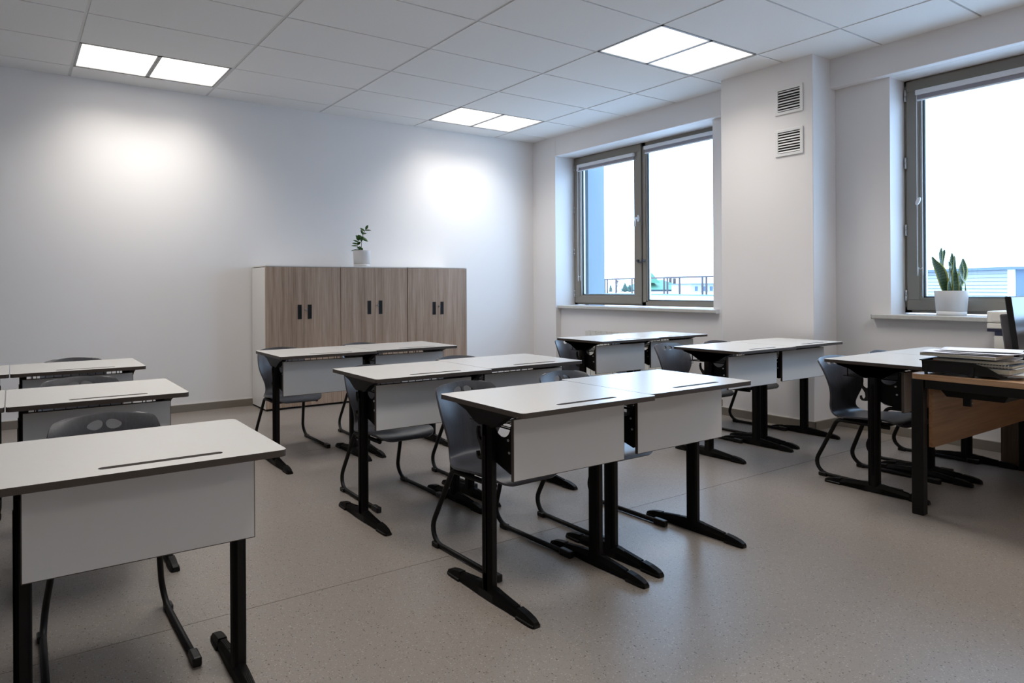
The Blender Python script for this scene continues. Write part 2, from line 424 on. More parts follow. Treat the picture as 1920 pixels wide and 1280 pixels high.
# luminaires: one per 1.2 x 0.6 cell, each with two square panels
M['diffuser'] = emis('lit_diffuser', PANEL_COLOUR, 1.6)
lum_label = {
 (0, 1): 'twin square ceiling light nearest the left edge of the photo, by the back wall',
 (3, 1): 'twin square ceiling light above the cabinets near the far corner',
 (3, 5): 'twin square ceiling light nearest the column with vents',
 (0, 5): 'twin square ceiling light over the left desks', (3, 9): 'twin square ceiling light over the teacher desk side', (0, 9): 'twin square ceiling light above the viewer',
 (3, 13): 'added unseen twin ceiling light behind the viewer on the window side', (0, 13): 'added unseen twin ceiling light behind the viewer on the left'}  # the row behind the viewer is added, out of view, for more ambient light
for (j, k) in sorted(lights):
    x0 = 0.4507+1.2*j; y1 = 6.5868-0.6*k; y0 = y1-0.6
    root = empty('ceiling_light', (x0+0.6, y0+0.3, H))
    tag(root, lum_label[(j, k)], 'ceiling light', 'twin panel ceiling lights')
    for s in (-1, 1):
        cx = s*0.2945
        fr = MB(); hw, hh = 0.2935, 0.2955; t = 0.017
        fr.box(cx-hw, cx+hw, -hh, -hh+t, 0.001, 0.016); fr.box(cx-hw, cx+hw, hh-t, hh, 0.001, 0.016)
        fr.box(cx-hw, cx-hw+t, -hh, hh, 0.001, 0.016); fr.box(cx+hw-t, cx+hw, -hh, hh, 0.001, 0.016)
        f = fr.build('panel_frame', 'panel_rim', root)
        MB().box(cx-hw+t, cx+hw-t, -hh+t, hh-t, 0.006, 0.012).build('diffuser', 'diffuser', f)
        ld = bpy.data.lights.new('panel_glow', 'AREA'); ld.shape = 'RECTANGLE'; ld.size = 0.56; ld.size_y = 0.56
        ld.energy = PANEL_W; ld.color = PANEL_COLOUR; ld.spread = math.radians(PANEL_SPREAD)
        lo = bpy.data.objects.new('panel_glow', ld); COL.objects.link(lo); lo.parent = root; lo.location = (cx, 0, 0.004)
# ---------------------------------------------------------------- windows
def window(name, label, y0, y1):
    """twin casement: opening from y0 (near) to y1 (far); the far half opens"""
    X = XF; z0, z1 = ZS+0.008, ZB
    root = struct(empty(name, (0, 0, 0)), label)
    ym = (y0+y1)/2
    f = MB(); t = 0.045; d = 0.075
    f.box(X, X+d, y0, y1, z0, z0+t); f.box(X, X+d, y0, y1, z1-t, z1)
    f.box(X, X+d, y0, y0+t, z0, z1); f.box(X, X+d, y1-t, y1, z0, z1)
    f.box(X, X+d, ym-0.045, ym+0.005, z0, z1)
    f.build('window_frame', 'frame', root)
    # opening sash in the far half, proud of the frame
    sy0, sy1, sz0, sz1 = ym+0.002, y1-0.018, z0+0.022, z1-0.012
    s = MB(); st = 0.082; xs0 = X-0.018
    for a in ((sy0, sy1, sz0, sz0+st), (sy0, sy1, sz1-st, sz1), (sy0, sy0+st, sz0+st, sz1-st), (sy1-st, sy1, sz0+st, sz1-st)):
        s.box(xs0, X+0.05, *a, bev=0.003)
    so = s.build('sash', 'frame', root)
    s = MB(); g = 0.014
    for a in ((sy0+st-g, sy1-st+g, sz0+st-g, sz0+st), (sy0+st-g, sy1-st+g, sz1-st, sz1-st+g), (sy0+st-g, sy0+st, sz0+st, sz1-st), (sy1-st, sy1-st+g, sz0+st, sz1-st)):
        pass
    # glazing bead, a step inside the sash
    bt = 0.017
    for a in ((sy0+st, sy1-st, sz0+st, sz0+st+bt), (sy0+st, sy1-st, sz1-st-bt, sz1-st), (sy0+st, sy0+st+bt, sz0+st+bt, sz1-st-bt), (sy1-st-bt, sy1-st, sz0+st+bt, sz1-st-bt)):
        s.box(X-0.010, X+0.02, *a)
    s.build('glazing_bead', 'frame', so)
    def pane(py0, py1, pz0, pz1, par):
        MB().box(X+0.020, X+0.024, py0, py1, pz0, pz1).build('pane', 'glass', par)
        sp = MB()
        for a in ((py0, py1, pz0, pz0+0.012), (py0, py1, pz1-0.012, pz1), (py0, py0+0.012, pz0, pz1), (py1-0.012, py1, pz0, pz1)):
            sp.box(X+0.026, X+0.052, *a)
        sp.build('spacer_bar', 'spacer', par)
        q = MB()
        for a in ((py0, py1, pz0, pz0+0.006), (py0, py0+0.006, pz0, pz1), (py1-0.006, py1, pz0, pz1)):
            q.box(X+0.014, X+0.020, *a)
        q.build('gasket', 'gasket', par)
    a = st+bt
    pane(sy0+a, sy1-a, sz0+a, sz1-a, so)
    fg = MB(); fy0, fy1, fz0, fz1 = y0+t, ym-0.045, z0+t, z1-t
    for q in ((fy0, fy1, fz0, fz0+bt), (fy0, fy1, fz1-bt, fz1), (fy0, fy0+bt, fz0, fz1), (fy1-bt, fy1, fz0, fz1)):
        fg.box(X+0.006, X+0.02, *q)
    fo = fg.build('fixed_bead', 'frame', root)
    pane(fy0+bt, fy1-bt, fz0+bt, fz1-bt, fo)
    # seam between sash and mullion
    MB().box(X-0.004, X+0.001, ym-0.003, ym+0.002, sz0, sz1).build('gasket', 'gasket', root)
    # hinges on the far side
    for hz in (1.09, 1.615, 2.15, 2.69):
        h = MB(); h.tube([(X-0.026, y1-0.016, hz-0.045), (X-0.026, y1-0.016, hz-0.003)], 0.008, 8); h.tube([(X-0.026, y1-0.016, hz+0.003), (X-0.026, y1-0.016, hz+0.045)], 0.008, 8)
        h.box(X-0.026, X, y1-0.024, y1-0.010, hz-0.044, hz+0.044)
        h.build('hinge', 'silver', root)
    # handle and lock on the middle stile
    hx = xs0; hy = sy0+0.034
    h = MB(); h.loft([[(hx-d2, hy+0.016*math.cos(t2), 1.955+0.040*math.sin(t2)) for t2 in [2*PI*q/16 for q in range(16)]] for d2 in (0, 0.010)], smooth=False)
    h.tube([(hx-0.008, hy, 1.955), (hx-0.045, hy, 1.955)], 0.009, 8)
    h.tube(smooth_path([(hx-0.045, hy-0.002, 1.965), (hx-0.05, hy+0.006, 1.94), (hx-0.05, hy+0.012, 1.90), (hx-0.048, hy+0.014, 1.865)]), 0.009, 8)
    h.build('window_handle', 'white_pl', root)
    h = MB(); h.tube([(hx, sy0+0.036, 1.47), (hx-0.024, sy0+0.036, 1.47)], 0.014, 10); h.tube([(hx+0.012, sy0-0.028, 1.47), (hx-0.02, sy0-0.028, 1.47)], 0.014, 10)
    h.box(hx-0.018, hx-0.008, sy0-0.028, sy0+0.036, 1.448, 1.458)
    h.build('window_lock', 'cover_d', root)
    # roller blinds rolled up at the top of both halves
    for n_, (by0, by1, bz) in enumerate(((sy0+st-0.005, sy1-st+0.008, sz1-st-0.006), (y0+t+0.004, ym-0.05, z1-t-0.004))):
        xb = X-0.024 if n_ == 0 else X-0.004
        bo = MB().box(xb-0.035, xb+0.004, by0, by1, bz-0.040, bz, bev=0.004).build('blind_cassette', 'white_pl', root)
        MB().box(xb-0.016, xb-0.002, by0+0.006, by1-0.006, bz-0.072, bz-0.040).build('blind_fabric', 'blind', bo)
        MB().box(xb-0.020, xb+0.002, by0+0.004, by1-0.004, bz-0.084, bz-0.072, bev=0.002).build('blind_bar', 'white_pl', bo)
    yb = sy1-st+0.004; zt = sz1-st-0.02; xc = X-0.046
    ch = MB(); loop = [(xc-0.004, yb-0.004, zt), (xc-0.004, yb-0.004, 1.36), (xc-0.002, yb-0.010, 1.315), (xc, yb-0.022, 1.30), (xc+0.004, yb-0.034, 1.315), (xc+0.006, yb-0.038, 1.36), (xc+0.012, yb-0.030, zt)]
    ch.tube(smooth_path(loop, 8), 0.0022, 6)
    ch.build('blind_chain', 'white_pl', root)
    hz = 1.835 if name == 'window_2' else 2.66
    c = MB(); c.loft([[(xc+dx, yb-0.012+0.013*math.cos(t2)-0.3*0.03*math.sin(t2), hz+0.030*math.sin(t2)) for t2 in [2*PI*q/14 for q in range(14)]] for dx in (-0.014, 0.0)], smooth=False)
    c.build('chain_holder', 'white_pl', root)
    return root
window('window_1', 'twin pane window in the far corner looking on railings and green roof', *W1)
window('window_2', 'window at the right edge behind the snake plant', *W2)

# window sills
def sill(name, y0, y1, label):
    s = MB(); s.box(XR-0.055, XF+0.02, y0, y1, ZS-0.036, ZS, bev=0.006, seg=2)
    o = struct(s.build(name, 'marble'), label)
    for yy in ((y0-0.004, y0), (y1, y1+0.004)):
        if yy[1] > W1[1]: continue
        MB().box(XR-0.056, XR-0.001, yy[0], yy[1], ZS-0.038, ZS+0.001).build('end_cap', 'white_pl', o)
    return o
sill('trim_3', 3.79, W1[1], 'marbled white sill under the far corner window')
sill('trim_4', 0.22, 2.485, 'marbled white sill under the right window with the snake plant')

# vents on the column
def vent(z0, z1, tilt, label):
    root = empty('air_vent', (C0x, (2.828+3.050)/2, (z0+z1)/2)); tag(root, label, 'vent', 'square air vents on the column')
    hw = 0.111; hh = (z1-z0)/2; t = 0.023
    f = MB()
    for a in ((-hw, hw, -hh, -hh+t), (-hw, hw, hh-t, hh), (-hw, -hw+t, -hh+t, hh-t), (hw-t, hw, -hh+t, hh-t)):
        f.box(-0.012, 0, *a, bev=0.0015)
    f.build('vent_frame', 'vent', root)
    MB().box(-0.001, 0.0005, -hw+t, hw-t, -hh+t, hh-t).build('vent_back', 'vent_dark', root)
    n = 8; ih = 2*(hh-t)
    for k in range(n):
        z = -hh+t+ih*(k+0.5)/n
        me = MB().box(-0.0007, 0.0007, -hw+t, hw-t, -0.0075, 0.0075).mesh('louvre', 'vent')
        inst('louvre', me, root, (-0.0062, 0, z), (0, math.radians(tilt[k]), 0))
vent(2.613, 2.839, [42, 30, 48, 28, 46, 52, 30, 44], 'upper of the two white louvred vents on the column')
vent(2.263, 2.487, [30, 50, 44, 30, 46, 28, 40, 50], 'lower of the two white louvred vents on the column')

# radiator below the first window
rad = empty('radiator', (5.93, 4.7, 0)); tag(rad, 'white sectional radiator below the far corner window', 'radiator')
sec = MB()
sec.box(-0.045, 0.045, -0.030, 0.030, 0.11, 0.14, bev=0.004); sec.box(-0.045, 0.045, -0.030, 0.030, 0.60, 0.615, bev=0.004)
sec.box(-0.045, -0.040, -0.037, 0.037, 0.11, 0.655); sec.box(0.040, 0.045, -0.037, 0.037, 0.11, 0.655); sec.box(-0.04, 0.04, -0.010, 0.010, 0.12, 0.61)
for q in (-0.037, 0.032): sec.box(-0.045, 0.045, q, q+0.005, 0.645, 0.655)
me = sec.mesh('radiator_section', 'rad')
for k in range(16): inst('radiator_section', me, rad, (0, 0.66-0.08*k, 0))
MB().tube([(0, 0.76, 0.13), (0, 0.70, 0.13)], 0.012, 8).tube([(0, 0.76, 0.13), (0, 0.76, 0.0)], 0.008, 8).build('radiator_pipe', 'rad', rad)

# ---------------------------------------------------------------- cabinets along the back wall
YC = 5.873; HC = 1.398
def cabinet(x0, w, yf, hc, label, doff, hz):
    root = empty('wooden_cabinet', (x0, yf, 0)); tag(root, label, 'cabinet', 'two door cabinets along the back wall')
    d = YB-0.016-yf
    c = MB(); t = 0.018
    c.box(0, t, 0.019, d, 0.018, hc-t, bev=0.001); c.box(w-t, w, 0.019, d, 0.018, hc-t, bev=0.001); c.box(0, w, 0.0, d, hc-0.012, hc, bev=0.001)
    c.box(t, w-t, 0.019, d, 0.018, 0.04); c.box(t, w-t, d-0.006, d, 0.04, hc-0.012)
    c.build('carcass', 'white_lam', root)
    MB().box(0.02, w-0.02, 0.03, d-0.02, 0, 0.018).build('plinth', 'black_pl', root)
    for s in (0, 1):
        a, b = (0.0015, w/2-0.001) if s == 0 else (w/2+0.001, w-0.0015)
        dr = MB().box(-(b-a)/2, (b-a)/2, 0, 0.018, 0.022, hc-0.014, bev=0.0006).build('door', 'wood', root, ((a+b)/2, 0, 0))
        hx = (doff[s]-x0)-(a+b)/2
        hh = MB(); hw = 0.021
        for q in ((hx-hw, hx+hw, hz-0.0705, hz-0.062), (hx-hw, hx+hw, hz+0.062, hz+0.0705), (hx-hw, hx-hw+0.009, hz-0.062, hz+0.062), (hx+hw-0.006, hx+hw, hz-0.062, hz+0.062)):
            hh.box(q[0], q[1], -0.003, 0.002, q[2], q[3])
        ho = hh.build('handle', 'black_pl', dr)
        MB().box(hx-hw+0.009, hx+hw-0.006, -0.0012, 0.002, hz-0.062, hz+0.062).build('handle_recess', 'black', ho)
        if s == 1:
            lk = MB(); lx = hx-0.042
            lk.tube([(lx, 0.001, hz+0.022), (lx, -0.012, hz+0.022)], 0.009, 12); lk.box(lx-0.002, lx+0.002, -0.024, -0.012, hz+0.012, hz+0.030)
            lk.build('lock', 'silver', dr)
    return root
cabinet(2.098, 0.797, YC, HC, 'grey oak cabinet at the left end of the row, bare white side showing', (2.447, 2.553), 0.944)
cabinet(2.897, 0.797, YC, HC, 'middle grey oak cabinet, its door handles a little higher', (3.226, 3.361), 0.973)
cabinet(3.702, 0.797, YC+0.004, HC+0.003, 'grey oak cabinet at the right end of the row beside blank wall', (4.047, 4.153), 0.948)

# ---------------------------------------------------------------- desk prototype (origin: floor, middle of the top)
DW, DD, DH = 0.70, 0.49, 0.745
def make_desk():
    root = empty('school_desk')
    # top: laminate core with dark edge and routed pen groove
    t = MB(); hw, hd, rr = DW/2, DD/2, 0.018
    out = arc(hw-rr, hd-rr, rr, 0, 90, 4)+arc(-hw+rr, hd-rr, rr, 90, 180, 4)+arc(-hw+rr, -hd+rr, rr, 180, 270, 4)+arc(hw-rr, -hd+rr, rr, 270, 360, 4)
    # groove outline (a stadium) near the front edge, to the right of the middle
    gx0, gx1, gy, gr = -0.115, 0.175, -hd+0.062, 0.0115
    gro = arc(gx1, gy, gr, -90, 90, 5)+arc(gx0, gy, gr, 90, 270, 5)
    bm = t.bm; ei = t.mi('edge'); ti = t.mi('desk_top'); zt, zb = DH, DH-0.0185
    O = [bm.verts.new((x, y, zt)) for x, y in out]; G = [bm.verts.new((x, y, zt)) for x, y in gro]
    eO = [bm.edges.new((O[k], O[(k+1) % len(O)])) for k in range(len(O))]; eG = [bm.edges.new((G[k], G[(k+1) % len(G)])) for k in range(len(G))]
    r = bmesh.ops.triangle_fill(bm, use_beauty=True, use_dissolve=False, edges=eO+eG)
    for f in [g for g in r['geom'] if isinstance(g, bmesh.types.BMFace)]: f.material_index = ti
    Ob = [bm.verts.new((x, y, zb)) for x, y in out]
    for k in range(len(O)):
        f = bm.faces.new((O[k], O[(k+1) % len(O)], Ob[(k+1) % len(O)], Ob[k])); f.material_index = ei
    f = bm.faces.new(Ob); f.material_index = ei
    gc = Vector(((gx0+gx1)/2, gy))
    Gb = [bm.verts.new((gc.x+(x-gc.x)*0.985, gc.y+(y-gc.y)*0.72, zt-0.006)) for x, y in gro]
    for k in range(len(G)):
        f = bm.faces.new((G[k], Gb[k], Gb[(k+1) % len(G)], G[(k+1) % len(G)])); f.material_index = ei
    f = bm.faces.new(Gb); f.material_index = ei
    t.build('desk_top', None, root)
    zu = zb
    yp = 0.010          # post centre
    ypan = -0.128       # modesty panel
    for s in (-1, 1):
        x = s*0.287
        # post: flattened oval column with a shallow slot on its outer face
        leg = MB(); n = 16; hx_, hy_ = 0.021, 0.028
        ring = lambda z: [(x+hx_*max(-1, min(1, 1.18*math.cos(2*PI*q/n))), yp+hy_*max(-1, min(1, 1.12*math.sin(2*PI*q/n))), z) for q in range(n)]
        leg.loft([ring(0.035), ring(zu-0.07)], smooth=False)
        leg.box(x+s*0.0195, x+s*0.023, yp-0.007, yp+0.007, 0.10, zu-0.11)
        lg = leg.build('leg', 'black', root)
        # winged support bracket below the top
        br = MB(); W_ = [(-0.155, zu), (-0.15, zu-0.012), (-0.10, zu-0.030), (-0.052, zu-0.062), (-0.03, zu-0.074), (0.05, zu-0.074), (0.075, zu-0.066), (0.13, zu-0.032), (0.19, zu-0.014), (0.20, zu)]
        br.prism([(a+yp-0.01, b) for a, b in W_], x-0.017, x+0.017, 'X'); br.box(x-0.03, x+0.03, yp-0.155, yp+0.185, zu-0.006, zu)
        br.build('top_bracket', 'black', root)
        # foot: long tapered runner with plastic toe caps
        ft = MB(); sec = [(-0.225, 0.015, 0.017), (-0.19, 0.017, 0.028), (-0.10, 0.019, 0.044), (-0.04, 0.022, 0.053), (0.04, 0.022, 0.053), (0.10, 0.019, 0.044), (0.20, 0.017, 0.028), (0.235, 0.015, 0.018)]
        rings = [[(x-w_, yp+y, 0.003), (x+w_, yp+y, 0.003), (x+w_, yp+y, h*0.6), (x+w_*0.55, yp+y, h), (x-w_*0.55, yp+y, h), (x-w_, yp+y, h*0.6)] for y, w_, h in sec]
        ft.loft(rings)
        fo = ft.build('foot', 'black', root)
        for e in (-1, 1):
            cp = MB(); q = [(0.165, 0.023, 0.038), (0.20, 0.023, 0.034), (0.232, 0.022, 0.026), (0.247, 0.018, 0.019), (0.250, 0.012, 0.010)]
            off = -0.003 if e < 0 else 0.004
            rings = [[(x-w_, yp+off+e*y, 0.0), (x+w_, yp+off+e*y, 0.0), (x+w_, yp+off+e*y, 0.009), (x+w_*0.82, yp+off+e*y, 0.012), (x+w_*0.6, yp+off+e*y, h), (x-w_*0.6, yp+off+e*y, h), (x-w_*0.82, yp+off+e*y, 0.012), (x-w_, yp+off+e*y, 0.009)] for y, w_, h in q]
            cp.loft(rings); cp.build('toe_cap', 'black_pl', fo)
            gp = MB()
            for gq in (-0.0075, -0.0025, 0.0025, 0.0075):
                z0_, z1_ = (0.046, 0.031)
                gp.loft([[(x+gq-0.0014, yp+e*y, z), (x+gq+0.0014, yp+e*y, z), (x+gq+0.0014, yp+e*y, z+0.004), (x+gq-0.0014, yp+e*y, z+0.004)] for y, z in ((0.075, 0.0455), (0.16, 0.034))])
            gp.build('grip_rib', 'black_pl', fo)
        # side plate from post to modesty panel, with its half-round cut-out and holes
        pl = MB(); y0_, y1_ = ypan+0.009, yp-0.024
        zt_ = zu-0.075; zbm = DH-0.245
        outl = [(y1_, zbm+0.02), (y1_, zbm+0.155)]
        cy_, rz = (y0_+y1_)/2+0.012, 0.045
        a_ = [(cy_+rz*math.cos(math.radians(q)), zbm+0.165+rz*1.0*math.sin(math.radians(q))) for q in range(-20, -181, -20)]
        outl += a_ + [(y0_, zbm+0.19), (y0_, zbm), (y0_+0.02, zbm-0.008)]
        # clamp inside plate
        outl = [(max(y0_, min(y1_, a)), b) for a, b in outl]
        seen = []
        for p in outl:
            if not seen or (abs(p[0]-seen[-1][0])+abs(p[1]-seen[-1][1])) > 1e-4: seen.append(p)
        holes = [[(hy+hr*math.cos(2*PI*q/10), hz+hr*math.sin(2*PI*q/10)) for q in range(10)] for hy, hz, hr in ((y0_+0.032, zbm+0.112, 0.0055), (y0_+0.022, zbm+0.140, 0.004), (y0_+0.050, zbm+0.05, 0.006))]
        xa_, xb_ = x-s*0.012-0.002, x-s*0.012+0.002
        fr_, bk_ = [], []
        for xx, store in ((xa_, fr_), (xb_, bk_)):
            edges = []
            for lp in [seen]+holes:
                V = [pl.bm.verts.new((xx, p[0], p[1])) for p in lp]; store.append(V)
                edges += [pl.bm.edges.new((V[k], V[(k+1) % len(V)])) for k in range(len(V))]
            bmesh.ops.triangle_fill(pl.bm, use_beauty=True, edges=edges)
        for VA, VB in zip(fr_, bk_):
            for k in range(len(VA)): pl.bm.faces.new((VA[k], VA[(k+1) % len(VA)], VB[(k+1) % len(VB)], VB[k]))
        pl.box(x-s*0.012-0.002, x-s*0.012+0.002, y0_-0.001, y0_+0.010, zbm+0.19, DH-0.05)
        pl.build('side_plate', 'black', root)
    # modesty panel
    for s in (-1, 1):
        x = s*0.287
        # post: flattened oval column with a shallow slot on its outer face
        leg = MB(); n = 16; hx_, hy_ = 0.021, 0.028
        ring = lambda z: [(x+hx_*max(-1, min(1, 1.18*math.cos(2*PI*q/n))), yp+hy_*max(-1, min(1, 1.12*math.sin(2*PI*q/n))), z) for q in range(n)]
        leg.loft([ring(0.035), ring(zu-0.07)], smooth=False)
        leg.box(x+s*0.0195, x+s*0.023, yp-0.007, yp+0.007, 0.10, zu-0.11)
        lg = leg.build('leg', 'black', root)
        # winged support bracket below the top
        br = MB(); W_ = [(-0.155, zu), (-0.15, zu-0.012), (-0.10, zu-0.030), (-0.052, zu-0.062), (-0.03, zu-0.074), (0.05, zu-0.074), (0.075, zu-0.066), (0.13, zu-0.032), (0.19, zu-0.014), (0.20, zu)]
        br.prism([(a+yp-0.01, b) for a, b in W_], x-0.017, x+0.017, 'X'); br.box(x-0.03, x+0.03, yp-0.155, yp+0.185, zu-0.006, zu)
        br.build('top_bracket', 'black', root)
        # foot: long tapered runner with plastic toe caps
        ft = MB(); sec = [(-0.225, 0.015, 0.017), (-0.19, 0.017, 0.028), (-0.10, 0.019, 0.044), (-0.04, 0.022, 0.053), (0.04, 0.022, 0.053), (0.10, 0.019, 0.044), (0.20, 0.017, 0.028), (0.235, 0.015, 0.018)]
        rings = [[(x-w_, yp+y, 0.003), (x+w_, yp+y, 0.003), (x+w_, yp+y, h*0.6), (x+w_*0.55, yp+y, h), (x-w_*0.55, yp+y, h), (x-w_, yp+y, h*0.6)] for y, w_, h in sec]
        ft.loft(rings)
        fo = ft.build('foot', 'black', root)
        for e in (-1, 1):
            cp = MB(); q = [(0.165, 0.023, 0.038), (0.20, 0.023, 0.034), (0.232, 0.022, 0.026), (0.247, 0.018, 0.019), (0.250, 0.012, 0.010)]
            off = -0.003 if e < 0 else 0.004
            rings = [[(x-w_, yp+off+e*y, 0.0), (x+w_, yp+off+e*y, 0.0), (x+w_, yp+off+e*y, 0.009), (x+w_*0.82, yp+off+e*y, 0.012), (x+w_*0.6, yp+off+e*y, h), (x-w_*0.6, yp+off+e*y, h), (x-w_*0.82, yp+off+e*y, 0.012), (x-w_, yp+off+e*y, 0.009)] for y, w_, h in q]
            cp.loft(rings); cp.build('toe_cap', 'black_pl', fo)
            gp = MB()
            for gq in (-0.0075, -0.0025, 0.0025, 0.0075):
                z0_, z1_ = (0.046, 0.031)
                gp.loft([[(x+gq-0.0014, yp+e*y, z), (x+gq+0.0014, yp+e*y, z), (x+gq+0.0014, yp+e*y, z+0.004), (x+gq-0.0014, yp+e*y, z+0.004)] for y, z in ((0.075, 0.0455), (0.16, 0.034))])
            gp.build('grip_rib', 'black_pl', fo)
        # side plate from post to modesty panel, with its half-round cut-out and holes
        pl = MB(); y0_, y1_ = ypan+0.009, yp-0.024
        zt_ = zu-0.075; zbm = DH-0.245
        outl = [(y1_, zbm+0.02), (y1_, zbm+0.155)]
        cy_, rz = (y0_+y1_)/2+0.012, 0.045
        a_ = [(cy_+rz*math.cos(math.radians(q)), zbm+0.165+rz*1.0*math.sin(math.radians(q))) for q in range(-20, -181, -20)]
        outl += a_ + [(y0_, zbm+0.19), (y0_, zbm), (y0_+0.02, zbm-0.008)]
        # clamp inside plate
        outl = [(max(y0_, min(y1_, a)), b) for a, b in outl]
        seen = []
        for p in outl:
            if not seen or (abs(p[0]-seen[-1][0])+abs(p[1]-seen[-1][1])) > 1e-4: seen.append(p)
        pl.prism(seen, x-s*0.012-0.002, x-s*0.012+0.002, 'X')
        pl.box(x-s*0.012-0.002, x-s*0.012+0.002, y0_, y0_+0.010, zbm, DH-0.05)
        po = pl.build('side_plate', 'black', root)
        bo = MB()
        for (by_, bz_) in ((y0_+0.030, zbm+0.115), (y0_+0.024, zbm+0.070)):
            bo.tube([(x-s*0.012-0.005, by_, bz_), (x-s*0.012+0.005, by_, bz_)], 0.005, 8)
        bo.build('hole_dot', 'silver', po)  # bright dots standing in for the pale wall seen through plate holes
    # modesty panel
    pw = 0.293
    p = MB(); p.mi('edge'); p.mi('panel_lam')
    p.box(-pw, pw, ypan-0.006, ypan+0.006, DH-0.270, DH-0.045, 'edge', bev=0.0)
    p.box(-pw+0.0025, pw-0.0025, ypan-0.0068, ypan-0.0061, DH-0.2675, DH-0.0475, 'panel_lam')
    p.box(-pw+0.0025, pw-0.0025, ypan+0.0061, ypan+0.0068, DH-0.2675, DH-0.0475, 'panel_lam')
    p.build('modesty_panel', None, root)
    # wire book basket
    zb_ = zu-0.082; by0, by1 = ypan+0.020, 0.185
    b = MB(); r_ = 0.0022
    b.tube([(-0.24, by0, zb_), (0.24, by0, zb_), (0.24, by1, zb_), (-0.24, by1, zb_)], 0.003, 6, closed=True)
    for k in range(11):
        x = -0.22+0.044*k
        b.tube([(x, by1, zb_), (x, by0, zb_), (x, by0, zu)], r_, 5)
    b.tube([(-0.24, (by0+by1)/2, zb_), (0.24, (by0+by1)/2, zb_)], r_, 5)
    for s in (-1, 1):
        for yy in (by0+0.02, by1-0.02):
            b.tube([(s*0.24, yy, zb_), (s*0.24, yy, zu)], 0.003, 5)
    b.build('book_basket', 'black', root)
    # bag hook behind the left post
    hk = MB(); x = -0.287; yb_ = yp+0.026; zh = DH-0.185
    pts = [(yb_-0.002, zh-0.055), (yb_-0.002, zh+0.045)]
    prof = [(yb_-0.003, zh+0.046), (yb_+0.006, zh+0.030), (yb_+0.017, zh+0.030), (yb_+0.029, zh+0.040), (yb_+0.033, zh+0.060), (yb_+0.032, zh+0.078), (yb_+0.038, zh+0.080), (yb_+0.042, zh+0.060), (yb_+0.038, zh+0.036),
            (yb_+0.026, zh+0.018), (yb_+0.018, zh+0.004), (yb_+0.015, zh-0.018), (yb_+0.020, zh-0.030), (yb_+0.030, zh-0.034), (yb_+0.036, zh-0.026), (yb_+0.037, zh-0.016), (yb_+0.043, zh-0.017), (yb_+0.042, zh-0.034), (yb_+0.032, zh-0.044), (yb_+0.014, zh-0.044), (yb_-0.003, zh-0.040)]
    hk.prism(prof, x-0.007, x+0.007, 'X')
    hk.build('bag_hook', 'black_pl', root)
    return root

